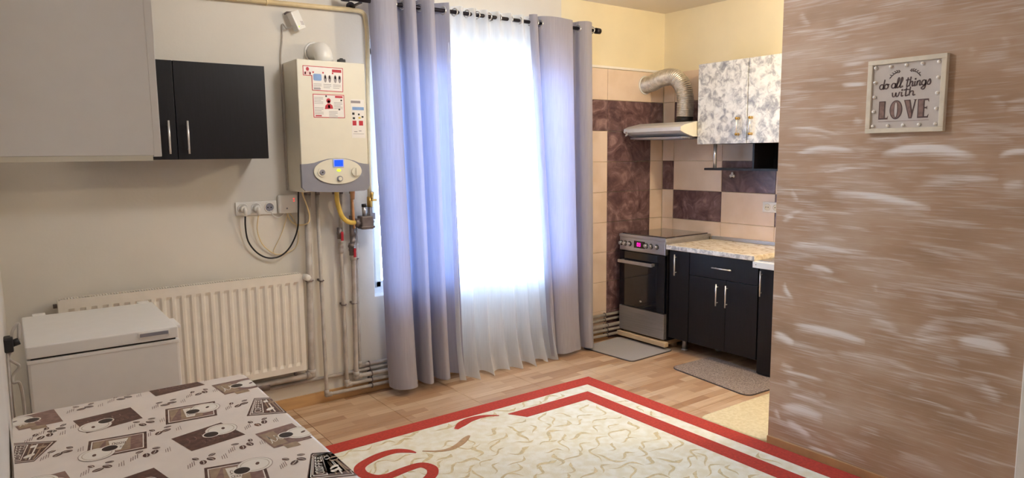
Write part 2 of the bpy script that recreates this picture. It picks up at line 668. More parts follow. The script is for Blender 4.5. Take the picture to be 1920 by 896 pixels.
struct('ceiling', bx(-1.5, 4.80, -1.7, 4.42, HC, HC + 0.12), 'ceiling')
b = bmn()
box(b, -0.35, WX0, YW, YW + 0.30, 0, HC)
box(b, WX1, 4.80, YW, YW + 0.30, 0, HC, mi=1)
box(b, WX0, WX1, YW, YW + 0.30, 0, WZ0)
box(b, WX0, WX1, YW, YW + 0.30, WZ1, HC)
wall_back = struct('wall_back', b, ['wall', 'wall_cream'])
wall_right = struct('wall_right', bx(XK, XK + 0.14, 0.8, YW, 0, HC), 'wall_cream')
struct('wall_left', bx(-0.35, XL, 0.42, YW, 0, HC), 'wall')
struct('wall_alcove', bx(-1.5, -1.36, -1.7, 0.42, 0, HC), 'wall')
struct('wall_alcove', bx(-1.36, -0.35, 0.42, 0.56, 0, HC), 'wall')
struct('wall_front', bx(-1.36, 3.1725, -1.7, -1.56, 0, HC), 'wall')
struct('wall_kitchen', bx(3.33, XK, 0.66, 0.80, 0, HC), 'wall')

# painted partition: its room face carries the brushwork
STROKES = [(1.964, 1.525, 1.643, 1.546, 0.0152, 0.033, 0.8), (1.533, 1.529, 1.123, 1.514, 0.0247, 0.0404, 1), (1.081, 1.524, 0.964, 1.54, 0.0144, 0.0103, 0.9), (1.793, 1.451, 1.53, 1.469, 0.0074, 0.0098, 0.6), (1.999, 1.666, 1.715, 1.626, 0.0102, 0.0102, 0.5), (1.983, 1.634, 1.761, 1.613, 0.0077, 0.0051, 0.5), (1.412, 1.401, 1.068, 1.436, 0.0309, 0.011, 0.5), (1.052, 1.403, 0.973, 1.416, 0.0249, 0.0041, 0.5), (1.769, 1.352, 1.31, 1.311, 0.0216, 0.0144, 0.9), (1.96, 1.369, 1.91, 1.291, 0.0212, 0.0, 0.5), (2.009, 1.216, 1.875, 1.264, 0.016, 0.008, 0.6), (1.937, 1.253, 1.628, 1.256, 0.0077, 0.0051, 0.5), (2.009, 1.196, 1.937, 1.242, 0.0135, 0.0, 0.6), (1.404, 1.257, 1.058, 1.229, 0.02, 0.0089, 0.4), (1.951, 2.213, 1.893, 2.142, 0.0226, 0.0, 0.35), (1.945, 2.079, 1.746, 2.096, 0.0173, 0.005, 0.35), (1.758, 2.093, 1.442, 2.11, 0.0163, 0.007, 0.3), (1.099, 1.979, 1.061, 1.948, 0.0183, 0.0, 0.3), (1.209, 1.956, 1.178, 1.932, 0.0189, 0.0, 0.3), (1.731, 1.945, 1.608, 1.946, 0.0096, 0.0, 0.7), (1.718, 1.9, 1.61, 1.904, 0.0096, 0.0, 0.5), (1.726, 1.852, 1.603, 1.851, 0.0144, 0.0, 0.7), (1.847, 1.744, 1.641, 1.754, 0.0197, 0.0049, 0.4), (1.663, 1.702, 1.618, 1.681, 0.0217, 0.0, 0.35), (1.974, 1.074, 1.619, 1.08, 0.013, 0.0078, 0.8), (1.96, 1.092, 1.79, 1.1, 0.008, 0.0, 0.6), (1.84, 0.992, 1.709, 0.969, 0.0157, 0.0052, 0.7), (1.398, 1.151, 1.023, 1.104, 0.0134, 0.0067, 0.5), (1.526, 0.949, 1.511, 0.902, 0.0148, 0.0, 0.35), (1.98, 0.883, 1.924, 0.804, 0.0165, -0.011, 0.7), (1.526, 0.954, 1.039, 0.938, 0.0207, 0.0092, 0.35), (1.409, 0.954, 1.024, 0.984, 0.0113, 0.0045, 0.35), (1.948, 0.686, 1.555, 0.665, 0.0211, 0.0106, 0.95), (1.935, 0.663, 1.715, 0.665, 0.0161, 0.0054, 0.6), (2.037, 0.614, 1.902, 0.581, 0.0251, 0.0084, 0.9), (1.546, 0.781, 1.397, 0.731, 0.0344, 0.0123, 0.5), (1.351, 0.712, 1.2, 0.86, 0.0419, 0.014, 0.45), (1.183, 0.757, 0.98, 0.755, 0.0287, 0.0155, 1), (1.351, 0.712, 1.163, 0.753, 0.0232, 0.0186, 0.6), (1.292, 0.838, 0.97, 0.855, 0.02, 0.0089, 0.4), (1.684, 0.576, 1.356, 0.609, 0.0301, 0.01, 0.35), (1.093, 0.591, 0.994, 0.535, 0.031, 0.0089, 0.5), (1.153, 0.598, 1.036, 0.597, 0.0202, 0.009, 0.4), (1.967, 0.425, 1.725, 0.419, 0.011, 0.0055, 0.8), (1.978, 0.462, 1.902, 0.441, 0.0252, 0.0, 0.45), (1.944, 0.379, 1.869, 0.355, 0.0251, 0.0, 0.4), (1.504, 0.539, 1.172, 0.577, 0.0336, 0.0096, 0.3), (1.941, 0.306, 1.731, 0.314, 0.0138, 0.0055, 0.7), (1.783, 0.364, 1.727, 0.356, 0.0162, 0.0, 0.4), (1.999, 0.209, 1.744, 0.244, 0.0363, 0.0223, 0.95), (1.95, 0.16, 1.786, 0.117, 0.0253, 0.0084, 0.9), (2.008, 0.223, 1.974, 0.146, 0.0173, 0.0, 0.6), (1.812, 0.068, 1.646, 0.066, 0.0109, 0.0055, 0.9), (1.638, 0.172, 1.484, 0.172, 0.0313, 0.0, 0.3), (1.389, 0.18, 1.189, 0.179, 0.0292, 0.0073, 0.35), (1.124, 0.462, 1.072, 0.421, 0.0204, 0.0, 0.4), (1.74, 1.19, 1.539, 1.189, 0.01, 0.005, 0.4), (1.81, 0.935, 1.624, 0.935, 0.0155, 0.0052, 0.3), (1.963, 1.173, 1.74, 1.172, 0.0158, 0.0053, 0.3), (1.218, 1.638, 1.084, 1.612, 0.0191, 0.0042, 0.3), (1.111, 1.759, 1.054, 1.714, 0.0207, 0.0, 0.25), (1.62, 0.859, 1.496, 0.843, 0.0125, 0.005, 0.35), (1.509, 1.075, 1.348, 1.046, 0.0119, 0.0048, 0.3), (1.9, 1.057, 1.656, 1.058, 0.0156, 0.0, 0.4), (1.537, 1.59, 1.422, 1.577, 0.0117, 0.0, 0.35), (1.789, 0.481, 1.653, 0.488, 0.0212, 0.0, 0.3)]
b = bmn()
box(b, XP + 0.004, 3.33, -1.7, 2.04, 0, HC)
partition = struct('wall_partition', b, 'brushed')
NY, NZ = 190, 420
y0, y1, z0, z1 = 0.93, 2.04, 0.0, HC
me = bpy.data.meshes.new('painted_face')
ys, zs = np.linspace(y0, y1, NY), np.linspace(z0, z1, NZ)
YY, ZZ = np.meshgrid(ys, zs)
V = np.stack([np.full(YY.size, XP), YY.ravel(), ZZ.ravel()], 1)
idx = np.arange(NY * NZ).reshape(NZ, NY)
F = np.stack([idx[:-1, :-1].ravel(), idx[1:, :-1].ravel(), idx[1:, 1:].ravel(), idx[:-1, 1:].ravel()], 1)
me.from_pydata(V.tolist(), [], F.tolist())
P = np.zeros(YY.shape)
rng = np.random.default_rng(3)
FAINT = []
for k in range(150):                                   # the faint dry-brush dabs between the bold ones
    cy_, cz_, hl = rng.uniform(0.95, 2.02), rng.uniform(0.03, 2.6), rng.uniform(0.04, 0.20)
    sl = rng.normal(-0.04, 0.09)
    FAINT.append((cy_ + hl, cz_ - sl * hl, cy_ - hl, cz_ + sl * hl, rng.uniform(0.008, 0.035), rng.uniform(0, 0.012), rng.uniform(0.14, 0.40)))
for (ya, za, yb, zb, th, arc, s) in STROKES + FAINT:
    L = math.hypot(yb - ya, zb - za) / 2
    ux, uz = (yb - ya) / (2 * L), (zb - za) / (2 * L)
    dy, dz = YY - (ya + yb) / 2, ZZ - (za + zb) / 2
    u = (dy * ux + dz * uz) / L
    v = -dy * uz + dz * ux
    if ux < 0:
        v = -v
    v = v - arc * (1 - u * u)
    v = v + 0.003 * np.sin(11 * YY + 9 * za)
    v = v / np.where(v > 0, 0.75, 1.5)                 # crisp upper edge, drawn out downwards
    a = np.clip(1 - np.abs(u + 0.12 * np.sin(14 * ZZ + 7 * ya)) ** 3, 0, 1)
    w = np.exp(-(v / (th * 0.8)) ** 2 * 1.1)
    P = np.maximum(P, s * a * w * (np.abs(u) < 1))
at = me.attributes.new('paint', 'FLOAT', 'POINT')
at.data.foreach_set('value', P.ravel().astype(np.float32))
me.materials.append(M['brushed'])
o = bpy.data.objects.new('painted_face', me)
COL.objects.link(o)
o.parent = partition
o.location = -world_of(partition)
struct('baseboard_partition', bx(XP - 0.011, XP, 0.93, 2.04, 0.0, 0.052, 0.002), 'skirt2')
struct('baseboard_back', bx(XL, 4.0, YW - 0.012, YW, 0.0, 0.074, 0.002), 'skirt')
b = bmn()
box(b, XP - 0.024, XP + 0.002, 0.84, 0.929, 0, 2.10, 0.004)
box(b, XP - 0.024, XP + 0.002, -0.07, 0.02, 0, 2.10, 0.004)
box(b, XP - 0.024, XP + 0.002, -0.07, 0.929, 2.10, 2.19, 0.004)
struct('trim_1', b, 'trimwhite')
dr = struct('door_1', bx(XP - 0.010, XP + 0.002, 0.022, 0.838, 0.006, 2.098, 0.002), 'trimwhite')
for z0, z1 in ((0.14, 0.95), (1.10, 1.96)):
    obj('panel', bx(XP - 0.015, XP - 0.009, 0.15, 0.71, z0, z1, 0.004), 'trimwhite', dr)
obj('handle', tube(tb([(XP - 0.010, 0.765, 1.02), (XP - 0.055, 0.765, 1.02)], 0.009, 12), [(XP - 0.052, 0.768, 1.02), (XP - 0.052, 0.65, 1.02)], 0.009, 12), 'chrome', dr)
struct('trim_2', bx(3.52, XK, YW - 0.014, YW, 2.226, 2.246, 0.003), 'trimwhite')

# tiles of the kitchen corner, one object each
PITCH = 0.2478
rows = [2.224 - PITCH * k for k in range(9)] + [0.0]
tcache = {}


def wall_tile(parent, axis, a0, a1, zb, zt, dark, proud):
    g = 0.0013
    key = (axis, round(a1 - a0, 3), round(zt - zb, 3), dark)
    if axis == 'x':
        e = (a0 + g, a1 - g, YW - 0.009 - proud, YW, zb + g, zt - g)
    else:
        e = (XK - 0.009 - proud, XK, a0 + g, a1 - g, zb + g, zt - g)
    c = ((e[0] + e[1]) / 2, (e[2] + e[3]) / 2, e[4])
    if key in tcache:
        copy_at(tcache[key], c, parent)
    else:
        tcache[key] = obj('wall_tile', box(bmn(), *e, 0.0015, seg=1), 'tile_dark' if dark else 'tile_beige', parent)


for r in range(9):
    zt, zb = rows[r], rows[r + 1]
    for c, (a0, a1) in enumerate(((3.52, 3.984), (3.984, 4.494), (4.494, XK - 0.010))):
        wall_tile(wall_back, 'x', a0, a1, zb, zt, r == 1 or (c == 1 and r > 1), 0)
    for c, (a1, a0) in enumerate(((YW - 0.010, 3.985), (3.985, 3.487), (3.487, 3.002), (3.002, 2.512), (2.512, 2.022), (2.022, 1.53))):
        dark = (r == 1 and c % 2 == 1) or (r == 3 and c % 2 == 0) or (r == 4 and c % 2 == 1)
        wall_tile(wall_right, 'y', a0, a1, zb, zt, dark, 0)

# window
win = obj('window_1', bmn(), 'pvc', kind='structure', origin=((WX0 + WX1) / 2, YW + 0.16, WZ0))
YG = YW + 0.12
b = bmn()
for e in ((WX0, WX1, WZ0, WZ0 + 0.045), (WX0, WX1, WZ1 - 0.045, WZ1), (WX0, WX0 + 0.045, WZ0, WZ1), (WX1 - 0.045, WX1, WZ0, WZ1), ((WX0 + WX1) / 2 - 0.035, (WX0 + WX1) / 2 + 0.035, WZ0, WZ1)):
    box(b, e[0], e[1], YG - 0.035, YG + 0.035, e[2], e[3], 0.004)
obj('frame', b, 'pvc', win)
for s in (0, 1):
    a = WX0 + 0.045 + s * ((WX1 - WX0) / 2 - 0.010)
    c = a + (WX1 - WX0) / 2 - 0.080
    b = bmn()
    for e in ((a, c, WZ0 + 0.045, WZ0 + 0.09), (a, c, WZ1 - 0.09, WZ1 - 0.045), (a, a + 0.04, WZ0 + 0.045, WZ1 - 0.045), (c - 0.04, c, WZ0 + 0.045, WZ1 - 0.045)):
        box(b, e[0], e[1], YG - 0.05, YG + 0.02, e[2], e[3], 0.006)
    sash = obj('sash', b, 'pvc', win)
    obj('pane', bx(a + 0.035, c - 0.035, YG - 0.018, YG - 0.012, WZ0 + 0.085, WZ1 - 0.085), 'glass', sash)
    hx = c - 0.02 if s == 0 else a + 0.02
    obj('handle', box(bx(hx - 0.012, hx + 0.012, YG - 0.065, YG - 0.05, 1.40, 1.46, 0.003), hx - 0.01, hx + 0.01, YG - 0.095, YG - 0.075, 1.32, 1.45, 0.006), 'pvc', sash)
obj('sill', bx(WX0, WX1, YW + 0.002, YG - 0.03, WZ0 - 0.025, WZ0 + 0.004, 0.005), 'pvc', win)


# ------------------------------------------------------------------ curtains and rod
def cloth(top, bot, zt, zb, nu, nz, amp_t, amp_b, waves, phase, flare=0.0, seed=0, thick=0.0, ragged=0.0, back=0.0, sharp=0.0, sway=0.0, profile=None):
    bm = bmn()
    rnd = random.Random(seed)
    jit = [rnd.uniform(-1, 1) for _ in range(64)]
    grid = []
    PF = None
    if profile:
        pf = catmull([(u, o, 0) for u, o in profile], 12)
        PF = [pf[min(len(pf) - 1, round(i * (len(pf) - 1) / nu))] for i in range(nu + 1)]
    for j in range(nz + 1):
        t = j / nz
        row = []
        for i in range(nu + 1):
            s = i / nu
            x = (top[0] + (top[1] - top[0]) * s) * (1 - t) + (bot[0] + (bot[1] - bot[0]) * s) * t
            ph = 2 * math.pi * waves * (s + 0.012 * math.sin(5 * s + seed) * t) + phase
            k = int(waves * s * 2) % 60
            fr = waves * s * 2 - int(waves * s * 2)
            am = (amp_t * (1 - t) + amp_b * t) * (1 + 0.22 * (jit[k] * (1 - fr) + jit[k + 1] * fr) * (0.3 + t))
            sn = math.sin(ph)
            sn = sn * (1 - sharp) + sharp * math.copysign(abs(sn) ** 0.55, sn)
            y = YW - 0.15 - am * sn + back * t
            x += 0.35 * am * math.cos(ph) * (0.35 + 0.4 * t) + sway * t * t * math.sin(7 * s + seed)
            f = max(0.0, (t - 0.86) / 0.14)
            if PF:
                u, o = PF[i].x, PF[i].y
                x = (top[0] + (top[1] - top[0]) * u) * (1 - t) + (bot[0] + (bot[1] - bot[0]) * u) * t
                o = o * (amp_t * (1 - t) + amp_b * t) + 0.012 * t * math.sin(9 * u + 3 * t + seed)
                y = YW - 0.15 - o
            y -= flare * f * f * (0.4 + 0.6 * math.sin(ph * 0.5 + seed) ** 2)
            z = zt + (zb - zt) * t + ragged * f * math.sin(ph * 0.7 + seed * 2)
            row.append(bm.verts.new((x, y, max(z, 0.004))))
        grid.append(row)
    for j in range(nz):
        for i in range(nu):
            f = bm.faces.new((grid[j][i], grid[j + 1][i], grid[j + 1][i + 1], grid[j][i + 1]))
            f.smooth = True
    return bm, grid


def curtain(name, label, cat, mt, eyelets, zt=2.525, group='curtains on the window rod', **kw):
    bm, grid = cloth(zt=zt, **kw)
    cx = sum(kw['top']) / 2
    t = thing(name, (cx, YW - 0.15, 0.0), label, cat, group)
    panel = obj('fabric_panel', bm, mt, t)
    for ex in eyelets:
        b = bmn()
        torus(b, (ex, YW - 0.15, 2.475), (1, 0.35, 0), 0.024, 0.0045, 18, 6)
        obj('eyelet', b, 'chrome', t)
    return t


def zero_x(top, waves, phase, amp, n=30):
    out = []
    for k in range(-2, n):
        s = (math.pi * k - phase) / (2 * math.pi * waves)
        if 0.01 < s < 0.99:
            out.append(top[0] + (top[1] - top[0]) * s + 0.35 * amp * 0.35 * (1 if k % 2 == 0 else -1))
    return out


LEFT_FOLDS = [(0.0, -0.3), (0.015, 0.5), (0.10, 0.95), (0.22, 0.9), (0.295, 0.5), (0.30, -0.2), (0.335, -0.85), (0.40, -0.6), (0.405, 0.3), (0.45, 0.9), (0.515, 0.75), (0.535, 0.0), (0.57, -0.8), (0.62, -0.6), (0.635, 0.3), (0.69, 0.95), (0.765, 0.7), (0.785, -0.1), (0.83, -0.75), (0.90, -0.4), (0.96, 0.1), (1.0, 0.35)]
RIGHT_FOLDS = [(0.0, 0.1), (0.03, 0.6), (0.075, 0.7), (0.10, 0.1), (0.13, -0.5), (0.18, 0.2), (0.27, 0.7), (0.40, 0.75), (0.52, 0.55), (0.62, 0.35), (0.665, 0.0), (0.70, -0.75), (0.745, -0.5), (0.755, 0.2), (0.82, 0.85), (0.90, 0.7), (0.96, 0.2), (1.0, -0.4)]


def crossings(top, prof):
    out = []
    for (u0, o0), (u1, o1) in zip(prof, prof[1:]):
        if o0 * o1 < 0 and 0.02 < u0:
            out.append(top[0] + (top[1] - top[0]) * (u0 + (u1 - u0) * o0 / (o0 - o1)))
    return out


curtain('curtain', 'grey eyelet curtain hanging between boiler and white sheer', 'curtain', 'curtain', crossings((1.86, 2.40), LEFT_FOLDS),
        top=(1.86, 2.40), bot=(1.92, 2.45), zb=0.05, nu=252, nz=36, amp_t=0.085, amp_b=0.098, waves=3.5, phase=0, seed=2, flare=0.015, profile=LEFT_FOLDS)
curtain('curtain', 'grey eyelet curtain hanging between white sheer and stove', 'curtain', 'curtain', crossings((3.07, 3.69), RIGHT_FOLDS),
        top=(3.07, 3.69), bot=(3.23, 3.70), zb=0.03, nu=204, nz=36, amp_t=0.06, amp_b=0.075, waves=2.8, phase=0, seed=5, flare=0.03, profile=RIGHT_FOLDS)
curtain('sheer_curtain', 'white translucent voile curtain between the two grey curtains', 'curtain', 'sheer', zero_x((2.38, 3.12), 4.2, 0.2, 0.03), zt=2.515,
        top=(2.38, 3.12), bot=(2.40, 3.28), zb=0.012, nu=220, nz=60, amp_t=0.022, amp_b=0.062, waves=7.4, phase=0.2, seed=3, flare=0.08, ragged=0.014, sharp=0.2, sway=0.012)
t = thing('curtain_rod', (2.7, YW - 0.15, 2.475), 'dark metal curtain rod above the window carrying all curtains', 'curtain rod')
obj('rod', tb([(1.70, YW - 0.15, 2.475), (3.72, YW - 0.15, 2.475)], 0.013, 14), 'rod', t)
for fx in (1.705, 3.735):
    b = bmn()
    cyl(b, (fx - 0.022, YW - 0.15, 2.475), (fx + 0.022, YW - 0.15, 2.475), 0.022, 18)
    obj('finial', b, 'rod', t)
for hx in (1.80, 2.75, 3.64):
    b = bmn()
    box(b, hx - 0.008, hx + 0.008, YW - 0.16, YW, 2.452, 2.463, 0.002)
    cyl(b, (hx, YW - 0.012, 2.46), (hx, YW, 2.46), 0.028, 16)
    obj('bracket', b, 'rod', t)

# ------------------------------------------------------------------ left side: wall cabinets
t = thing('wall_cabinet', (0.13, 1.9, 1.543), 'white wall cabinet close to the camera, hung on left wall', 'cabinet')
obj('body', bx(XL, 0.302, 1.90, 2.70, 1.556, 2.50, 0.002), 'white', t)
obj('bottom_rail', bx(XL, 0.300, 1.905, 2.695, 1.543, 1.556, 0.001), 'cream', t)
for dy in (1.902, 2.302):
    d = obj('door', bx(0.302, 0.320, dy + 0.002, dy + 0.396, 1.553, 2.498, 0.002), 'white', t)
    obj('handle', tb([(0.345, dy + (0.35 if dy < 2 else 0.05), 1.62), (0.345, dy + (0.35 if dy < 2 else 0.05), 1.78)], 0.005), 'chrome', d)


def bar_handle(parent, p0, p1, out, r=0.0055, name='handle', mt='chrome', posts=0.14):
    p0, p1, o3 = Vector(p0), Vector(p1), Vector(out)
    b = bmn()
    cyl(b, p0 + o3, p1 + o3, r, 10)
    for k in (posts, 1 - posts):
        q = p0.lerp(p1, k)
        cyl(b, q, q + o3, r * 0.8, 8)
    return obj(name, b, mt, parent, label='slim chrome bar handle')


YB = YW - 0.32
t = thing('wall_cabinet', (0.71, YW - 0.16, 1.54), 'black two-door wall cabinet hung beside the gas boiler', 'cabinet')
obj('body', bx(0.262, 1.162, YB + 0.018, YW, 1.54, 2.028, 0.001), 'black_wood', t)
for a, c, hx in ((0.264, 0.710, 0.672), (0.714, 1.160, 0.759)):
    d = obj('door', bx(a, c, YB, YB + 0.018, 1.541, 2.027, 0.0015), 'black_wood', t)
    bar_handle(d, (hx, YB, 1.568), (hx, YB, 1.732), (0, -0.03, 0))

# ------------------------------------------------------------------ boiler
YF = YW - 0.24
t = thing('gas_boiler', (1.568, YW - 0.12, 1.335), 'white wall-hung gas boiler with grey lower panel and stickers', 'boiler')
obj('casing', bx(1.362, 1.774, YF + 0.006, YW, 1.345, 2.092, 0.012), 'cream', t)
obj('front_cover', bx(1.364, 1.772, YF, YF + 0.02, 1.49, 2.090, 0.006), 'cream', t)
pol = [(1.362, 1.372), (1.380, 1.352), (1.45, 1.345), (1.60, 1.338), (1.74, 1.342), (1.765, 1.350), (1.776, 1.372), (1.776, 1.500), (1.74, 1.503), (1.71, 1.509), (1.68, 1.522), (1.63, 1.534), (1.575, 1.538), (1.52, 1.534), (1.47, 1.522), (1.44, 1.512), (1.40, 1.507), (1.362, 1.505)]
lp = obj('lower_panel', pr(pol, 'xz', YF - 0.006, YF + 0.02), 'greypanel', t, label='grey lower fascia')
op = obj('control_plate', pr(ell(1.577, 1.461, 0.146, 0.074, 40), 'xz', YF - 0.014, YF), 'cream', t, label='oval cream control plate')
obj('display', box(bx(1.545, 1.612, YF - 0.019, YF - 0.013, 1.484, 1.532, 0.003), 1.553, 1.605, YF - 0.0205, YF - 0.018, 1.491, 1.526, mi=1), ['lcd_rim', 'lcd'], op, label='lit blue screen')
b = bmn()
cyl(b, (1.478, YF - 0.020, 1.457), (1.478, YF - 0.012, 1.457), 0.026, 24)
cyl(b, (1.478, YF - 0.024, 1.457), (1.478, YF - 0.019, 1.457), 0.016, 20, 1)
cyl(b, (1.478, YF - 0.027, 1.457), (1.478, YF - 0.023, 1.457), 0.004, 10, 2)
obj('pressure_gauge', b, ['cream', 'greypanel', 'black'], op)
b = bmn()
cyl(b, (1.683, YF - 0.026, 1.456), (1.683, YF - 0.012, 1.456), 0.026, 24)
box(b, 1.680, 1.686, YF - 0.034, YF - 0.024, 1.434, 1.478, 0.002)
obj('dial', b, 'cream', op)
b = bmn()
cyl(b, (1.583, YF - 0.024, 1.418), (1.583, YF - 0.012, 1.418), 0.0165, 20)
cyl(b, (1.583, YF - 0.028, 1.418), (1.583, YF - 0.022, 1.418), 0.011, 16, 1)
obj('button', b, ['greypanel', 'cream'], op)
obj('indicator', pr(ell(1.580, 1.467, 0.013, 0.008, 16), 'xz', YF - 0.0165, YF - 0.012), 'green_led', op)
# stickers on the cover
YS = YF - 0.0006


def sticker(name, outline, inner, label):
    b = bmn()
    prism(b, outline, 'xz', YS, YF + 0.001, 1)
    prism(b, inner, 'xz', YS - 0.0005, YF + 0.001, 0)
    return obj(name, b, ['sticker', 'redprint', 'pinkprint', 'greyprint', 'blueprint', 'black'], t, label=label)


def marks(name, parent, polys):
    b = bmn()
    for poly, mi in polys:
        prism(b, poly, 'xz', YS - 0.0011, YS, mi)
    obj(name, b, ['sticker', 'redprint', 'pinkprint', 'greyprint', 'blueprint', 'black'], parent, kind='stuff')


def R(x0, x1, z0, z1):
    return [(x0, z0), (x1, z0), (x1, z1), (x0, z1)]


def shrink(x0, x1, z0, z1, e):
    return R(x0 + e, x1 - e, z0 + e, z1 - e)


st = sticker('sticker', [(1.397, 2.057), (1.397, 2.001), (1.446, 2.001), (1.446, 1.920), (1.631, 1.918), (1.635, 2.055)], [(1.401, 2.053), (1.401, 2.005), (1.450, 2.005), (1.450, 1.924), (1.627, 1.922), (1.631, 2.051)], 'white sticker with red rim and pictures of hands')
pm = [(ell(1.424, 2.038, 0.009, 0.011, 14), 1), ([(1.406, 2.009), (1.442, 2.009), (1.438, 2.024), (1.424, 2.030), (1.410, 2.024)], 2), (R(1.406, 1.414, 2.008, 2.022), 1), (R(1.434, 1.442, 2.008, 2.022), 1), (R(1.568, 1.624, 2.028, 2.044), 1),
      (rrect(1.456, 1.504, 1.976, 2.014, 0.008), 4)]
for k, xx in enumerate((1.520, 1.546, 1.580, 1.606)):
    pm.append((ell(xx + 0.006, 1.990, 0.0085, 0.022, 14), 3))
    pm.append((ell(xx + 0.006, 1.998, 0.0045, 0.009, 10), 2))
for xx in (1.456, 1.514, 1.571):
    pm.append((ell(xx, 2.022, 0.005, 0.005, 10), 1))
    for q in range(3):
        pm.append((R(xx, xx + 0.046 - 0.008 * (q == 2), 1.956 - 0.009 * q, 1.9585 - 0.009 * q), 3))
pm.append((R(1.456, 1.496, 1.927, 1.935), 3))
marks('sticker_print', st, pm)
st = sticker('sticker', R(1.448, 1.636, 1.769, 1.902), shrink(1.448, 1.636, 1.769, 1.902, 0.004), 'white sticker with red rim and a red figure')
pm = [(ell(1.540, 1.866, 0.013, 0.014, 16), 1), (ell(1.541, 1.861, 0.008, 0.008, 12), 2), ([(1.516, 1.818), (1.566, 1.822), (1.562, 1.840), (1.548, 1.850), (1.534, 1.850), (1.520, 1.838)], 1), (R(1.536, 1.547, 1.824, 1.842), 2), (R(1.580, 1.626, 1.884, 1.895), 1),
      (R(1.522, 1.531, 1.887, 1.896), 5), (R(1.612, 1.622, 1.866, 1.875), 5), (R(1.598, 1.608, 1.814, 1.823), 5), (R(1.460, 1.496, 1.776, 1.783), 1)]
for x0, zt in ((1.456, 1.884), (1.572, 1.858), (1.456, 1.826), (1.540, 1.806)):
    for q in range(5):
        pm.append((R(x0, x0 + 0.052 - 0.012 * (q % 3 == 2), zt - 0.0085 * q - 0.0022, zt - 0.0085 * q), 3))
marks('sticker_print', st, pm)
b = bmn()
box(b, 1.676, 1.760, YF - 0.0012, YF + 0.001, 1.655, 1.880, mi=0)
el = obj('energy_label', b, 'sticker', t, label='tall pale energy label')
YS2 = YF - 0.0022
b = bmn()
for poly, mi in ((R(1.676, 1.735, 1.858, 1.872), 2), (R(1.684, 1.756, 1.818, 1.836), 1), (R(1.682, 1.696, 1.790, 1.803), 3), (R(1.718, 1.728, 1.788, 1.798), 3), (R(1.740, 1.752, 1.774, 1.784), 3), (R(1.684, 1.698, 1.764, 1.776), 3), (R(1.720, 1.734, 1.768, 1.778), 4), (R(1.682, 1.706, 1.728, 1.756), 5), (R(1.722, 1.748, 1.728, 1.756), 5), (R(1.690, 1.710, 1.690, 1.694), 2), (R(1.720, 1.736, 1.694, 1.698), 2), (R(1.684, 1.752, 1.678, 1.680), 2)):
    prism(b, poly, 'xz', YS2, YF, mi)
obj('label_print', b, ['sticker', 'blueprint', 'greyprint', 'black', 'yellowprint', 'redprint'], el, kind='stuff')
# flue
b = bmn()
tube(b, bend([(1.56, YW + 0.02, 2.165), (1.56, YW - 0.125, 2.165), (1.575, YW - 0.125, 2.085)], 0.075, 8), 0.052, 22)
torus(b, (1.575, YW - 0.125, 2.094), (0, 0, 1), 0.055, 0.006, 24, 8)
torus(b, (1.56, YW - 0.005, 2.165), (0, 1, 0), 0.058, 0.007, 24, 8)
obj('flue_elbow', b, 'plastic', t, label='white elbow flue pipe')
obj('flue_plug', box(bx(1.628, 1.668, YW - 0.21, YW - 0.17, 2.088, 2.112, 0.006), 1.640, 1.656, YW - 0.20, YW - 0.18, 2.105, 2.118, 0.003), 'black', t)
b = bmn()
for k, (px, c) in enumerate(((1.455, 0.02), (1.517, 0.014), (1.656, 0.015), (1.731, 0.018), (1.62, 0.017))):
    obj('pipe_union', tb([(px, YW - 0.06 - (0.02 if k > 1 else 0), 1.318), (px, YW - 0.06 - (0.02 if k > 1 else 0), 1.35)], c, 6), 'bronze', t)
obj('drain_spout', tube(tb([(1.708, YW - 0.14, 1.345), (1.708, YW - 0.14, 1.285)], [0.016, 0.012], 14), [(1.712, YW - 0.12, 1.29), (1.725, YW - 0.10, 1.20), (1.732, YW - 0.09, 1.10)], 0.008, 10), 'orange', t)


# ------------------------------------------------------------------ pipes
def pipe(label, path, r, clips=(), rad=0.03, mt='pipe', valve=None, name='heating_pipe', cat='pipe', group='heating pipes on the window wall'):
    P = bend(path, rad, 5)
    t = thing(name, path[0], label, cat, group)
    obj('pipe_run', tb(P, r, 12), mt, t)
    for (c, ax) in clips:
        b = bmn()
        torus(b, c, ax, r + 0.003, 0.004, 16, 6)
        box(b, c[0] - 0.006, c[0] + 0.006, c[1], YW, c[2] - 0.006, c[2] + 0.006)
        obj('clip', b, 'bronze', t)
    for p in path[1:-1]:
        b = bmn()
        ball(b, p, r * 1.42, 0, 12)
        i = path.index(p)
        for q in (path[i - 1], path[i + 1]):
            d = (Vector(q) - Vector(p)).normalized()
            cyl(b, Vector(p), Vector(p) + d * 0.032, r * 1.35, 12)
        obj('elbow', b, mt, t)
    if valve:
        v = Vector(valve)
        b = bmn()
        cyl(b, v + Vector((0, 0, -0.035)), v + Vector((0, 0, 0.035)), r * 1.5, 6)
        ball(b, v, r * 1.75, 0, 12)
        cyl(b, v, v + Vector((0, -0.03, 0)), 0.006, 8)
        vo = obj('valve', b, 'bronze', t)
        obj('lever', box(bmn(), v.x - 0.008, v.x + 0.008, v.y - 0.038, v.y - 0.028, v.z - 0.045, v.z + 0.012, 0.003), 'red', vo)
    return t


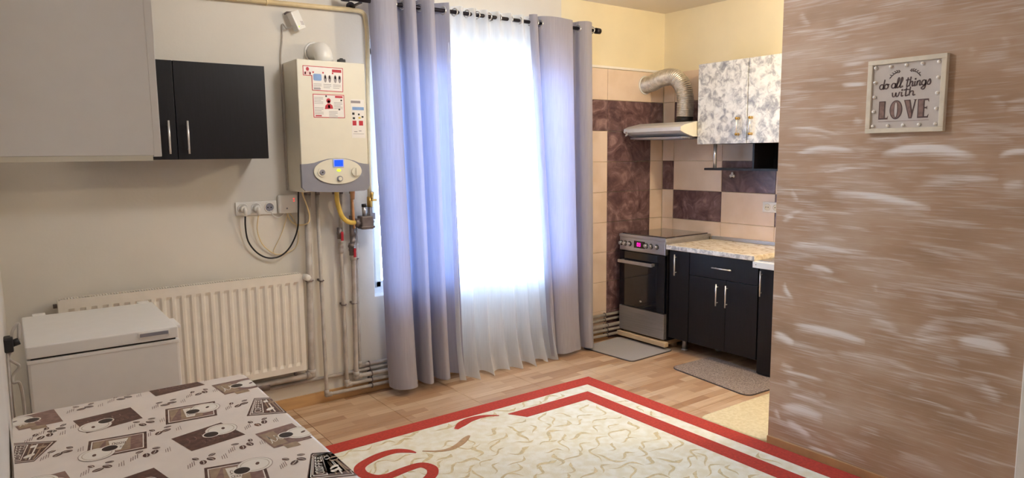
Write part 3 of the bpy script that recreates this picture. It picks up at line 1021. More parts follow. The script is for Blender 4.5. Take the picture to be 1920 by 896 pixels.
Y1, Y2 = YW - 0.052, YW - 0.020
pipe('thick grey pipe dropping from boiler beside the radiator end', [(1.455, YW - 0.06, 1.32), (1.430, YW - 0.06, 0.215), (0.40, YW - 0.055, 0.205)], 0.019, [((1.443, YW - 0.06, 0.80), (0, 0, 1)), ((0.9, YW - 0.055, 0.21), (1, 0, 0))])
pipe('slim grey pipe dropping to lowest floor run, second from radiator', [(1.517, Y1, 1.32), (1.524, Y1, 0.062), (4.20, Y1, 0.045)], 0.0115, [((1.520, Y1, 0.79), (0, 0, 1)), ((1.83, Y1, 0.06), (1, 0, 0)), ((3.95, Y1, 0.047), (1, 0, 0))])
pipe('grey pipe with red valve nearest the yellow gas hose', [(1.656, YW - 0.075, 1.32), (1.656, Y1, 0.98), (1.660, Y1, 0.100), (4.20, Y1, 0.086)], 0.0120, [((1.659, Y1, 0.62), (0, 0, 1)), ((1.83, Y1, 0.099), (1, 0, 0)), ((3.95, Y1, 0.088), (1, 0, 0))], valve=(1.650, YW - 0.060, 1.075))
pipe('thicker grey pipe with red valve and filter under boiler', [(1.731, YW - 0.08, 1.32), (1.731, Y1 - 0.01, 0.93), (1.725, Y1, 0.140), (4.20, Y1, 0.126)], 0.0145, [((1.728, Y1, 0.62), (0, 0, 1)), ((1.83, Y1, 0.139), (1, 0, 0)), ((3.95, Y1, 0.128), (1, 0, 0))], valve=(1.728, YW - 0.062, 0.965))
pipe('grey pipe turning into the topmost floor run by curtain', [(1.772, Y2, 1.16), (1.764, Y2, 0.196), (4.20, Y2 - 0.005, 0.212)], 0.0120, [((1.768, Y2, 0.90), (0, 0, 1)), ((1.83, Y2, 0.197), (1, 0, 0)), ((3.95, Y2 - 0.003, 0.210), (1, 0, 0))])
pipe('long straight grey floor pipe running along the whole wall', [(0.30, Y2, 0.165), (2.0, Y2, 0.165), (4.20, Y2 - 0.005, 0.169)], 0.0115, [((1.83, Y2, 0.165), (1, 0, 0)), ((3.95, Y2 - 0.003, 0.168), (1, 0, 0))], rad=0.001)
# filter on the second drop
b = bmn()
cyl(b, (1.742, YW - 0.07, 1.06), (1.705, YW - 0.10, 0.995), 0.016, 12)
cyl(b, (1.728, YW - 0.07, 1.18), (1.728, YW - 0.07, 1.02), 0.018, 12)
cyl(b, (1.712, YW - 0.095, 1.005), (1.700, YW - 0.105, 0.985), 0.021, 6)
o = obj('strainer', b, 'bronze', label='dull metal strainer fitting below the boiler above a red valve', cat='fitting')

GY = YW - 0.032
t = thing('gas_pipe', (1.89, GY, 2.40), 'cream gas pipe along wall top turning down beside the curtain', 'pipe')
obj('pipe_run', tb(bend([(0.30, GY, 2.398), (1.80, GY, 2.436), (1.880, GY, 2.432), (1.893, GY, 2.30), (1.868, GY, 1.25)], 0.06, 6), 0.0135, 14), 'pipe_cream', t)
for c in ((1.28, GY, 2.423), ):
    b = bmn()
    torus(b, c, (1, 0, 0.03), 0.0155, 0.004, 16, 6)
    box(b, c[0] - 0.006, c[0] + 0.006, c[1], YW, c[2] - 0.006, c[2] + 0.006)
    obj('clip', b, 'pipe_cream', t)
b = bmn()
cyl(b, (1.878, GY - 0.02, 1.32), (1.878, GY - 0.005, 1.27), 0.012, 10)
cyl(b, (1.87, GY, 1.29), (1.869, GY, 1.225), 0.018, 6)
box(b, 1.872, 1.905, GY - 0.03, GY - 0.018, 1.262, 1.276, 0.003)
obj('shutoff_valve', b, 'brass', t, label='brass shut-off valve')
b = bmn()
tube(b, bend([(1.868, GY, 1.24), (1.872, GY, 1.135), (1.83, GY - 0.03, 1.132)], 0.03, 5), 0.014, 12)
cyl(b, (1.872, GY, 1.185), (1.873, GY, 1.155), 0.020, 6)
box(b, 1.885, 1.900, GY - 0.01, GY + 0.01, 1.145, 1.185, 0.003)
obj('tail_piece', b, 'bronze', t)
t = thing('gas_valve', (1.80, YW - 0.09, 1.085), 'dull metal gas safety valve block with black capped stem', 'valve')
b = bx(1.772, 1.850, YW - 0.125, YW - 0.045, 1.092, 1.175, 0.008)
cyl(b, (1.74, YW - 0.085, 1.135), (1.775, YW - 0.085, 1.135), 0.026, 8)
cyl(b, (1.848, YW - 0.085, 1.135), (1.862, YW - 0.07, 1.135), 0.018, 8)
box(b, 1.765, 1.855, YW - 0.13, YW - 0.04, 1.100, 1.112, 0.003)
obj('body', b, 'bronze', t)
obj('stem', tb([(1.806, YW - 0.085, 1.17), (1.806, YW - 0.085, 1.235)], 0.014, 12), 'steel', t)
obj('cap', tb([(1.806, YW - 0.085, 1.232), (1.806, YW - 0.085, 1.25)], 0.0165, 12), 'black', t)
o = obj('gas_hose', tb(catmull([(1.62, YW - 0.11, 1.345), (1.622, YW - 0.11, 1.27), (1.645, YW - 0.115, 1.185), (1.69, YW - 0.11, 1.145), (1.748, YW - 0.085, 1.137)], 8), 0.0145, 12), 'yellow', label='curved yellow gas hose between boiler and gas valve', cat='hose')
# gas detector
rot = Matrix.Rotation(math.radians(-24), 3, 'Y') @ Matrix.Rotation(math.radians(14), 3, 'Z')
t = thing('gas_detector', (1.436, YW - 0.05, 2.29), 'small white gas detector box hanging crooked under gas pipe', 'detector')
obj('case', box(bmn(), 1.409, 1.465, YW - 0.085, YW - 0.035, 2.276, 2.384, 0.006, rot=rot), 'plastic', t)
c0 = Vector((1.437, YW - 0.06, 2.33))
b = bmn()
for dz in (-0.030, -0.022, -0.014):
    p = c0 + rot @ Vector((0.012, -0.026, dz))
    box(b, p.x - 0.010, p.x + 0.010, p.y - 0.001, p.y + 0.001, p.z - 0.0015, p.z + 0.0015, rot=None)
obj('vent_slot', b, 'bronze', t)
p = c0 + rot @ Vector((-0.016, -0.0255, -0.035))
obj('indicator', ball(bmn(), p, 0.0035, 0, 8), 'green_led', t)
obj('hanger', tb([(1.385, YW - 0.015, 2.37), (1.395, YW - 0.03, 2.378), (1.420, YW - 0.055, 2.376)], 0.006, 8), 'bronze', t)
obj('cable', tb(catmull([(1.415, YW - 0.06, 2.30), (1.39, YW - 0.03, 2.285), (1.372, YW - 0.012, 2.31), (1.366, YW - 0.010, 2.22), (1.354, YW - 0.010, 2.12), (1.350, YW - 0.010, 1.90), (1.349, YW - 0.010, 1.55), (1.352, YW - 0.010, 1.35)], 8), 0.0042, 8), 'pipe', t)

# ------------------------------------------------------------------ sockets, receiver, cords
t = thing('wall_socket', (1.17, YW - 0.006, 1.213), 'triple white wall socket strip left of the receiver box', 'socket')
obj('plate', bx(1.052, 1.286, YW - 0.011, YW, 1.214, 1.292, 0.004), 'plastic', t)
for k, px in enumerate((1.092, 1.166, 1.242)):
    b = bmn()
    torus(b, (px, YW - 0.012, 1.254), (0, 1, 0), 0.027, 0.004, 24, 6)
    cyl(b, (px, YW - 0.0125, 1.254), (px, YW - 0.010, 1.254), 0.023, 22, 1 if k == 2 else 0)
    if k == 2:
        for q in (-0.0095, 0.0095):
            cyl(b, (px + q, YW - 0.014, 1.254), (px + q, YW - 0.012, 1.254), 0.004, 8, 2)
    obj('socket', b, ['plastic', 'greypanel', 'black'], t)


def cord(label, px, path, mt, r, sway=0.0):
    t = thing('power_cord', (px, YW - 0.03, 1.23), label, 'cord', 'cords plugged into the socket strip')
    b = bmn()
    cyl(b, (px, YW - 0.050, 1.252), (px, YW - 0.013, 1.254), 0.0195, 18)
    tube(b, bend([(px, YW - 0.045, 1.256), (px, YW - 0.062, 1.250), (px, YW - 0.058, 1.215)], 0.015, 5), 0.009, 10)
    obj('plug', b, 'plastic', t)
    obj('cable', tb(catmull(path, 10), r, 8), mt, t)


cord('black power cord looping from socket strip up to boiler', 1.092, [(1.091, YW - 0.055, 1.222), (1.092, YW - 0.04, 1.150), (1.106, YW - 0.03, 1.065), (1.152, YW - 0.025, 0.996), (1.214, YW - 0.025, 0.958), (1.283, YW - 0.03, 0.962), (1.343, YW - 0.04, 1.014), (1.376, YW - 0.085, 1.117), (1.382, YW - 0.10, 1.228), (1.388, YW - 0.10, 1.348)], 'black', 0.0047)
cord('thin cream power cord looping from middle of socket strip', 1.166, [(1.166, YW - 0.055, 1.222), (1.160, YW - 0.03, 1.132), (1.182, YW - 0.02, 1.052), (1.224, YW - 0.015, 1.001), (1.272, YW - 0.012, 0.972), (1.335, YW - 0.012, 0.978), (1.390, YW - 0.012, 1.012), (1.408, YW - 0.012, 1.081), (1.388, YW - 0.012, 1.163), (1.356, YW - 0.014, 1.218)], 'pipe_cream', 0.0032)
t = thing('receiver_box', (1.348, YW - 0.02, 1.213), 'white control receiver box with red lights under the boiler', 'receiver')
obj('case', bx(1.290, 1.405, YW - 0.034, YW, 1.214, 1.325, 0.012, seg=3), 'plastic', t)
for q in (0, 1):
    obj('indicator', ball(bmn(), (1.381, YW - 0.0345, 1.300 - 0.014 * q), 0.0035, 0, 8), 'red_led', t)
obj('button', tb([(1.338, YW - 0.036, 1.244), (1.338, YW - 0.032, 1.244)], 0.005, 10), 'greypanel', t)
obj('cable', tb(catmull([(1.330, YW - 0.012, 1.216), (1.295, YW - 0.010, 1.190), (1.262, YW - 0.010, 1.206), (1.248, YW - 0.012, 1.236)], 8), 0.0028, 8), 'plastic', t)
obj('cable', tb(catmull([(1.345, YW - 0.012, 1.216), (1.366, YW - 0.010, 1.164), (1.405, YW - 0.022, 1.140), (1.438, YW - 0.09, 1.153), (1.450, YW - 0.095, 1.195), (1.440, YW - 0.09, 1.25), (1.414, YW - 0.08, 1.345)], 8), 0.0045, 8), 'pipe_cream', t)
obj('cable', tb(catmull([(1.350, YW - 0.012, 1.216), (1.310, YW - 0.006, 1.10), (1.255, YW - 0.006, 0.995), (1.268, YW - 0.006, 0.968)], 8), 0.002, 6), 'pipe_cream', t)

# ------------------------------------------------------------------ radiator
YR = YW - 0.10
RX0, RX1, RZ0, RZ1 = 0.161, 1.391, 0.262, 0.852
t = thing('radiator', ((RX0 + RX1) / 2, YW - 0.06, RZ0), 'long cream panel radiator with vertical flutes under the sockets', 'radiator')


def fluted(bm, yface, depth, back):
    n = 24
    p = (RX1 - RX0 - 0.05) / n
    prof = [(RX0, 0.0), (RX0 + 0.025, 0.0)]
    for k in range(n):
        a = RX0 + 0.025 + p * k
        prof += [(a + p * 0.16, 0.0), (a + p * 0.36, depth), (a + p * 0.68, depth), (a + p * 0.90, 0.0)]
    prof += [(RX1 - 0.025, 0.0), (RX1, 0.0)]
    zs = [(RZ0, 0), (RZ0 + 0.034, 0), (RZ0 + 0.052, 1), (RZ1 - 0.062, 1), (RZ1 - 0.044, 0), (RZ1, 0)]
    g = [[bm.verts.new((x, yface + back * 0 + d * f, z)) for x, d in prof] for z, f in zs]
    for j in range(len(zs) - 1):
        for i in range(len(prof) - 1):
            bm.faces.new((g[j][i], g[j][i + 1], g[j + 1][i + 1], g[j + 1][i]))


b = bmn()
fluted(b, YR, 0.010, 0)
obj('front_panel', b, 'rad', t)
b = bmn()
box(b, RX0, RX1, YR + 0.013, YR + 0.022, RZ0 + 0.012, RZ1 - 0.014)
obj('convector', b, 'rad_dark', t)
for x0, x1 in ((RX0 - 0.001, RX0 + 0.002), (RX1 - 0.002, RX1 + 0.001)):
    obj('side_cover', bx(x0, x1, YR, YW - 0.035, RZ0 + 0.004, RZ1, 0.0008, seg=1), 'rad', t)
obj('rear_panel', bx(RX0, RX1, YW - 0.036, YW - 0.030, RZ0, RZ1 - 0.01), 'rad', t)
b = bmn()
box(b, RX0 + 0.01, RX1 - 0.01, YR + 0.001, YR + 0.006, RZ1 - 0.004, RZ1 + 0.004)
box(b, RX0 + 0.01, RX1 - 0.01, YW - 0.045, YW - 0.036, RZ1 - 0.004, RZ1 + 0.004)
n = 96
for k in range(n):
    x = RX0 + 0.012 + (RX1 - RX0 - 0.024) * k / (n - 1)
    box(b, x - 0.0028, x + 0.0028, YR + 0.004, YW - 0.04, RZ1 - 0.004, RZ1 + 0.003)
obj('top_grille', b, 'rad', t, kind='stuff')
b = bmn()
cyl(b, (RX1 - 0.002, YW - 0.05, 0.828), (RX1 + 0.035, YW - 0.05, 0.828), 0.010, 10, 1)
cyl(b, (RX1 + 0.012, YW - 0.05, 0.832), (RX1 + 0.012, YW - 0.085, 0.832), 0.011, 10, 1)
obj('valve_body', b, ['plastic', 'bronze'], t)
obj('valve_head', tube(bmn(), [(RX1 + 0.016, YW - 0.075, 0.832), (RX1 + 0.016, YW - 0.11, 0.832), (RX1 + 0.016, YW - 0.145, 0.832), (RX1 + 0.016, YW - 0.15, 0.832)], [0.017, 0.020, 0.018, 0.010], 20), 'plastic', t)
b = bmn()
cyl(b, (RX0 - 0.018, YW - 0.06, 0.822), (RX0 + 0.002, YW - 0.06, 0.822), 0.012, 6)
obj('vent_plug', b, 'bronze', t)
b = bmn()
cyl(b, (RX1 - 0.06, YW - 0.06, 0.215), (RX1 - 0.06, YW - 0.06, 0.27), 0.011, 10)
obj('return_valve', b, 'bronze', t)
b = bmn()
cyl(b, (RX1 - 0.22, YW - 0.055, 0.195), (RX1 - 0.32, YW - 0.055, 0.20), 0.026, 10)
obj('return_valve', b, 'bronze', t)

# ------------------------------------------------------------------ chest freezer
FX0, FX1, FY0, FY1 = 0.012, 0.536, 3.10, 3.74
t = thing('chest_freezer', ((FX0 + FX1) / 2, (FY0 + FY1) / 2, 0), 'small white chest freezer standing between the table and radiator', 'freezer')
obj('body', bx(FX0, FX1, FY0, FY1, 0.03, 0.797, 0.010), 'white', t)
b = bx(FX0 + 0.012, FX1 - 0.012, FY0 + 0.010, FY1 - 0.01, 0.795, 0.808)
obj('gasket', b, 'dark', t)
obj('body_rim', bx(FX0 - 0.001, FX1 + 0.001, FY0 - 0.002, FY1, 0.782, 0.797, 0.003), 'white', t)
lid = obj('lid', bx(FX0 - 0.002, FX1 - 0.002, FY0 - 0.004, FY1 - 0.03, 0.804, 0.852, 0.007, seg=3), 'white', t)
b = bmn()
box(b, 0.385, 0.502, FY0 - 0.0075, FY0 - 0.003, 0.822, 0.846, 0.002)
box(b, 0.391, 0.496, FY0 - 0.0085, FY0 - 0.006, 0.827, 0.841, 0.001, mi=1)
obj('lid_grip', b, ['white', 'greypanel'], lid)
b = bmn()
for hx in (0.05, 0.47):
    obj('hinge', bx(hx, hx + 0.05, FY1 - 0.035, FY1 + 0.004, 0.77, 0.856, 0.004), 'white', t)
box(b, FX1 - 0.012, FX1 + 0.018, FY0 + 0.05, FY0 + 0.20, 0.832, 0.846, 0.004)
obj('lid_latch', b, 'white', t)
b = bmn()
for x in (FX0 + 0.06, FX1 - 0.06):
    for y in (FY0 + 0.06, FY1 - 0.06):
        cyl(b, (x, y, 0), (x, y, 0.035), 0.02, 12)
obj('feet', b, 'black', t)
t = thing('extension_cord', (-0.035, 3.0, 0.86), 'tangled grey cord with dark plug on left wall beside freezer', 'cord')
obj('plug', tube(bx(XL, -0.022, 3.00, 3.06, 0.862, 0.915, 0.006), [(-0.028, 3.03, 0.888), (-0.004, 3.03, 0.895)], 0.013, 10), 'black', t)
obj('cable', tb(catmull([(-0.006, 3.03, 0.90), (-0.002, 3.05, 0.955), (-0.022, 3.04, 0.93), (-0.03, 3.03, 0.87), (-0.040, 3.03, 0.835), (-0.012, 3.04, 0.80), (-0.032, 3.04, 0.77), (-0.034, 3.03, 0.745), (-0.014, 3.04, 0.73), (-0.010, 3.06, 0.60), (-0.02, 3.06, 0.3), (-0.02, 3.2, 0.01)], 8), 0.0055, 8), 'pipe', t)
obj('cable', tb(catmull([(-0.042, 3.02, 0.87), (-0.043, 2.95, 0.80), (-0.044, 2.88, 0.66), (-0.043, 2.90, 0.40), (-0.04, 2.95, 0.01)], 8), 0.004, 8), 'pipe', t)

# ------------------------------------------------------------------ table and its printed oilcloth
TX0, TX1, TY0, TY1, TZ = -0.042, 0.660, 1.15, 2.600, 0.750
t = thing('dining_table', (0.31, 1.85, 0), 'dining table hidden under the coffee-print oilcloth by left wall', 'table')
obj('top', bx(TX0 + 0.006, TX1 - 0.006, TY0 + 0.006, TY1 - 0.006, TZ - 0.028, TZ - 0.002, 0.002), 'table_wood', t)
for x in (TX0 + 0.06, TX1 - 0.06):
    for y in (TY0 + 0.06, TY1 - 0.06):
        obj('leg', bx(x - 0.025, x + 0.025, y - 0.025, y + 0.025, 0, TZ - 0.028, 0.003), 'table_wood', t)
t = thing('tablecloth', (0.31, 1.85, TZ), 'pale oilcloth printed with coffee cups and beans on the table', 'tablecloth')
b = bmn()
prof = [(0.0, 0.0), (0.006, -0.0006), (0.011, -0.005), (0.013, -0.014), (0.014, -0.05), (0.016, -0.09)]
ring0 = rrect(TX0 + 0.0, TX1 - 0.012, TY0 + 0.012, TY1 - 0.010, 0.025, 6)
cx, cy = (TX0 + TX1) / 2, (TY0 + TY1) / 2
rings = []
for d, z in prof:
    ring = rrect(TX0 + 0.001, TX1 - 0.012 + d, TY0 + 0.012 - d, TY1 - 0.012 + d, 0.022 + d, 6)
    rings.append([b.verts.new((p[0], p[1], TZ + 0.002 + z)) for p in ring])
b.faces.new(rings[0])
for i in range(len(rings) - 1):
    m = len(rings[i])
    for k in range(m):
        f = b.faces.new((rings[i][k], rings[i + 1][k], rings[i + 1][(k + 1) % m], rings[i][(k + 1) % m]))
        f.smooth = True
bmesh.ops.recalc_face_normals(b, faces=b.faces)
obj('cloth', b, 'cloth', t)

MOTIFS = [('script', [(0.34, 2.614), (0.493, 2.615), (0.513, 2.547), (0.352, 2.522)], None), ('mauve', [(0.529, 2.524), (0.668, 2.532), (0.671, 2.406), (0.542, 2.393)], (0.639, 2.464)), ('frame', [(0.355, 2.37), (0.5, 2.35), (0.475, 2.212), (0.332, 2.227)], (0.459, 2.302)), ('script', [(0.109, 2.437), (0.268, 2.459), (0.285, 2.33), (0.134, 2.299)], (0.16, 2.345)), ('mauve', [(-0.05, 2.57), (0.068, 2.593), (0.085, 2.452), (-0.026, 2.449)], (-0.029, 2.535)), ('coffee', [(0.611, 2.297), (0.661, 2.269), (0.658, 2.097), (0.546, 2.148)], None), ('coffee', [(-0.049, 2.349), (0.061, 2.289), (0.003, 2.164), (-0.052, 2.182)], None), ('frame', [(0.133, 2.228), (0.277, 2.207), (0.258, 2.073), (0.114, 2.086)], (0.142, 2.112)), ('script', [(0.324, 2.102), (0.469, 2.143), (0.503, 2.003), (0.353, 1.976)], (0.456, 2.086)), ('mauve', [(0.526, 1.989), (0.639, 2.005), (0.649, 1.86), (0.539, 1.856)], (0.635, 1.921)), ('frame', [(0.356, 1.844), (0.496, 1.814), (0.473, 1.676), (0.331, 1.711)], (0.467, 1.784)), ('coffee', [(0.607, 1.759), (0.661, 1.735), (0.667, 1.586), (0.546, 1.62)], None), ('script', [(0.158, 1.905), (0.252, 1.927), (0.283, 1.79), (0.19, 1.773)], (0.19, 1.831)), ('mauve', [(-0.005, 2.042), (0.065, 2.047), (0.08, 1.939), (0.018, 1.927)], (0.006, 2.009))]
BEANS = [(0.254, 2.564), (0.139, 2.538), (0.362, 2.413), (0.472, 2.456), (0.549, 2.258), (0.276, 2.271), (0.053, 2.38), (0.303, 2.169), (0.056, 2.175), (0.249, 2.023), (0.553, 2.056), (0.472, 1.916), (0.362, 1.882), (0.554, 1.734), (0.134, 2.001), (0.56, 2.602), (0.024, 2.342)]
ZP = TZ + 0.0024
PM = ['p_dark', 'p_mid', 'p_tan', 'p_white', 'p_coffee']
XC0, XC1, YC0, YC1 = TX0 + 0.003, TX1 - 0.004, TY0 + 0.004, TY1 - 0.004


def clip(poly):
    """keep a print polygon on the table top"""
    for ax, lim, sg in ((0, XC0, 1), (0, XC1, -1), (1, YC0, 1), (1, YC1, -1)):
        out = []
        for i in range(len(poly)):
            p, q = poly[i - 1], poly[i]
            a, c = (p[ax] - lim) * sg, (q[ax] - lim) * sg
            if (a >= 0) != (c >= 0):
                s = a / (a - c)
                out.append((p[0] + (q[0] - p[0]) * s, p[1] + (q[1] - p[1]) * s))
            if c >= 0:
                out.append(q)
        poly = out
        if len(poly) < 3:
            return None
    return poly


def flat(bm, poly, mi, lvl):
    poly = clip(poly)
    if not poly:
        return
    a = sum(poly[i - 1][0] * poly[i][1] - poly[i][0] * poly[i - 1][1] for i in range(len(poly)))
    if abs(a) < 1e-7:
        return
    if a < 0:
        poly = poly[::-1]
    f = bm.faces.new([bm.verts.new((p[0], p[1], ZP + 0.00018 * lvl)) for p in poly])
    f.material_index = mi


def band2(bm, pts, w, mi, lvl):
    L, Rr = ribbon2d(pts, w)
    for i in range(len(L) - 1):
        flat(bm, [(L[i].x, L[i].y), (L[i + 1].x, L[i + 1].y), (Rr[i + 1].x, Rr[i + 1].y), (Rr[i].x, Rr[i].y)], mi, lvl)


SEG7 = {'C': [(1, .85, .5, 1, .05, .8, .05, .2, .5, 0, 1, .15)], 'O': [(.5, 1, .05, .75, .05, .25, .5, 0, .95, .25, .95, .75, .5, 1)], 'F': [(.1, 0, .1, 1, 1, 1), (.1, .5, .8, .5)], 'E': [(1, 0, .1, 0, .1, 1, 1, 1), (.1, .5, .8, .5)]}


def quad_fn(q):
    A, B, C, D = [Vector(p) for p in q]

    def fn(u, v):                                  # u along the first edge, v from the first edge to the far one
        p = (A.lerp(B, u)).lerp(D.lerp(C, u), v)
        return (p.x, p.y)
    return fn


def cup(bm, c, ang):
    d = (math.cos(ang), math.sin(ang))
    flat(bm, ell(c[0], c[1], 0.0445, 0.0445, 26), 1, 2.7)
    flat(bm, ell(c[0], c[1], 0.043, 0.043, 26), 3, 3)
    flat(bm, ell(c[0], c[1], 0.036, 0.036, 24), 2, 3.4)
    flat(bm, ell(c[0], c[1], 0.0345, 0.0345, 24), 3, 3.8)
    k = (c[0] + d[0] * 0.040, c[1] + d[1] * 0.040)
    flat(bm, ell(k[0], k[1], 0.0235, 0.0235, 22), 3, 4.2)
    flat(bm, ell(k[0], k[1], 0.0195, 0.0195, 22), 4, 4.6)
    flat(bm, ell(c[0] - d[0] * 0.008, c[1] - d[1] * 0.008, 0.009, 0.005, 12, rot=ang + 0.8), 0, 4.2)


def word(bm, fn, u0, u1, v0, v1, txt, w, mi, lvl):
    n = len(txt)
    for i, ch in enumerate(txt):
        a = u0 + (u1 - u0) * (i + 0.08) / n
        c = u0 + (u1 - u0) * (i + 0.86) / n
        for s in SEG7[ch]:
            pts = [fn(a + (c - a) * s[k], v0 + (v1 - v0) * (1 - s[k + 1])) for k in range(0, len(s), 2)]
            band2(bm, pts, w, mi, lvl)


def scribble(bm, fn, u0, u1, v, amp, w, mi, lvl, n=5):
    """unreadable flourish of joined loops, as on the printed script"""
    pts = []
    for k in range(n * 10 + 1):
        s = k / (n * 10)
        a = s * n * 2 * math.pi
        pts.append(fn(u0 + (u1 - u0) * s + 0.035 * math.sin(a), v + amp * math.cos(a) * (1.5 if k < 10 else 1)))
    band2(bm, pts, w, mi, lvl)


def motif(kind, q, cupc):
    bm = bmn()
    fn = quad_fn(q)
    Q = [fn(0, 0), fn(1, 0), fn(1, 1), fn(0, 1)]
    sub = lambda a, c, d, e: [fn(a, d), fn(c, d), fn(c, e), fn(a, e)]
    if kind == 'script':
        flat(bm, Q, 0, 0)
        scribble(bm, fn, 0.12, 0.80, 0.40, 0.10, 0.0022, 1, 1, 5)
        scribble(bm, fn, 0.30, 0.92, 0.72, 0.07, 0.0016, 1, 1, 7)
        ang = 0.4
    elif kind == 'mauve':
        flat(bm, Q, 1, 0)
        flat(bm, sub(0.05, 0.42, 0.12, 0.9), 2, 0.5)
        scribble(bm, fn, 0.08, 0.55, 0.5, 0.16, 0.0026, 3, 1, 3)
        flat(bm, sub(0.25, 0.6, 0.95, 1.18), 2, 0.4)
        ang = math.pi + 0.3
    elif kind == 'frame':
        flat(bm, Q, 0, 0)
        flat(bm, sub(0.05, 0.95, 0.08, 0.92), 3, 0.4)
        flat(bm, sub(0.07, 0.93, 0.11, 0.89), 1, 0.8)
        flat(bm, sub(0.30, 0.72, 0.16, 0.84), 2, 1.2)
        flat(bm, [fn(0.34, 0.20), fn(0.68, 0.20), fn(0.56, 0.78), fn(0.40, 0.78)], 3, 1.6)
        flat(bm, [fn(0.08, 0.12), fn(0.28, 0.12), fn(0.10, 0.85)], 2, 1.2)
        scribble(bm, fn, 0.40, 0.64, 0.42, 0.06, 0.0018, 0, 2, 4)
        scribble(bm, fn, 0.42, 0.60, 0.62, 0.04, 0.0014, 0, 2, 4)
        ang = math.pi + 0.1
    else:
        flat(bm, Q, 0, 0)
        flat(bm, sub(0.06, 0.94, 0.05, 0.95), 3, 0.4)
        flat(bm, sub(0.08, 0.92, 0.07, 0.93), 0, 0.8)
        # the lettered bar, read from the aisle
        fr = lambda u, v: fn(0.10 + 0.32 * v, 0.88 - 0.76 * u)
        flat(bm, [fr(0, 0), fr(1, 0), fr(1, 1), fr(0, 1)], 3, 1.2)
        flat(bm, [fr(0.03, 0.08), fr(0.97, 0.08), fr(0.97, 0.92), fr(0.03, 0.92)], 0, 1.6)
        word(bm, fr, 0.08, 0.95, 0.22, 0.80, 'COFFEE', 0.0026, 3, 2.0)
        for k, a in enumerate((0.50, 0.62, 0.76)):
            band2(bm, [fn(a, 0.12), fn(a + 0.10, 0.88)], 0.004, 2 if k != 1 else 3, 1.4)
        flat(bm, ell(*fn(0.62, 0.70), 0.016, 0.009, 16, rot=0.7), 3, 2.2)
        flat(bm, ell(*fn(0.78, 0.30), 0.013, 0.010, 16, rot=0.2), 2, 2.2)
        flat(bm, ell(*fn(0.56, 0.24), 0.010, 0.007, 12, rot=1.2), 3, 2.2)
    if cupc:
        c = Vector(cupc)
        mid = Vector(fn(0.5, 0.5))
        d = mid - c
        cup(bm, cupc, math.atan2(d.y, d.x))
    if len(bm.faces):
        obj('printed_label', bm, PM, t)
    else:
        bm.free()


def beans(c, k):
    bm = bmn()
    r = random.Random(k)
    for q, (dx, dy) in enumerate(((0, 0), (0.022, 0.010), (-0.012, 0.034), (0.030, 0.036))):
        a = r.uniform(0, 3.14)
        x, y = c[0] + dx, c[1] + dy
        s = 1.0 if q < 2 else 0.75
        flat(bm, ell(x, y, 0.014 * s, 0.0088 * s, 16, rot=a), 0, 1)
        band2(bm, [(x - 0.011 * s * math.cos(a), y - 0.011 * s * math.sin(a)), (x + 0.002 * math.sin(a), y), (x + 0.011 * s * math.cos(a), y + 0.011 * s * math.sin(a))], 0.0018, 3, 2)
    for q in range(4):
        x = c[0] - 0.040 + 0.006 * q
        band2(bm, [(x, c[1] - 0.018 + 0.004 * q), (x + 0.004, c[1] + 0.006 + 0.006 * q)], 0.0016, 1, 1)
    for q in range(3):
        x = c[0] + 0.046 + 0.006 * q
        band2(bm, [(x, c[1] - 0.012), (x + 0.003, c[1] + 0.010 + 0.006 * q)], 0.0014, 1, 1)
    if len(bm.faces):
        obj('printed_beans', bm, PM, t)
    else:
        bm.free()


for rep in range(3):
    for k, (kind, q, c) in enumerate(MOTIFS):
        sh = -0.535 * rep
        if rep and k >= 9:                                     # the next repeat of the print already shows here
            continue
        q2 = [(p[0], p[1] + sh) for p in q]
        if rep == 1 and max(p[1] for p in q2) > 1.80:
            continue
        motif(kind, q2, (c[0], c[1] + sh) if c else None)
    for k, p in enumerate(BEANS):
        if rep == 0 or p[1] - 0.535 * rep < 1.72:
            beans((p[0], p[1] - 0.535 * rep), k)

# ------------------------------------------------------------------ rug
GX0, GX1, GY0, GY1 = 0.76, 3.158, 0.02, 3.432
t = thing('rug', ((GX0 + GX1) / 2, (GY0 + GY1) / 2, 0), 'large cream rug with red border bands and red scrolls', 'rug')
obj('pile', bx(GX0, GX1, GY0, GY1, 0.0, 0.011, 0.004), 'rug_cream', t)


def frame_quads(x0, x1, y0, y1, w, z0, z1):
    b = bmn()
    for poly in ([(x0, y1), (x1, y1), (x1 - w, y1 - w), (x0 + w, y1 - w)], [(x1, y1), (x1, y0), (x1 - w, y0 + w), (x1 - w, y1 - w)], [(x1, y0), (x0, y0), (x0 + w, y0 + w), (x1 - w, y0 + w)], [(x0, y0), (x0, y1), (x0 + w, y1 - w), (x0 + w, y0 + w)]):
        prism(b, poly, 'xy', z0, z1)
    return b


obj('border_band', frame_quads(GX0 + 0.001, GX1 - 0.001, GY0 + 0.001, GY1 - 0.001, 0.112, 0.004, 0.0135), 'rug_red', t, label='red outer border band')
b = bmn()
prism(b, [(2.309, 3.212), (2.950, 3.212), (2.845, 3.106), (2.372, 3.106)], 'xy', 0.004, 0.0135)
prism(b, [(2.950, 3.212), (2.950, 0.55), (2.845, 0.61), (2.845, 3.106)], 'xy', 0.004, 0.0135)
obj('inner_band', b, 'rug_red', t, label='red inner corner band')
b = bmn()
prism(b, [(0.97, 0.24), (1.70, 0.24), (1.62, 0.345), (1.075, 0.345)], 'xy', 0.004, 0.0135)
prism(b, [(0.97, 0.24), (1.075, 0.345), (1.075, 2.80), (0.97, 2.86)], 'xy', 0.004, 0.0135)
obj('inner_band', b, 'rug_red', t, label='red inner corner band')


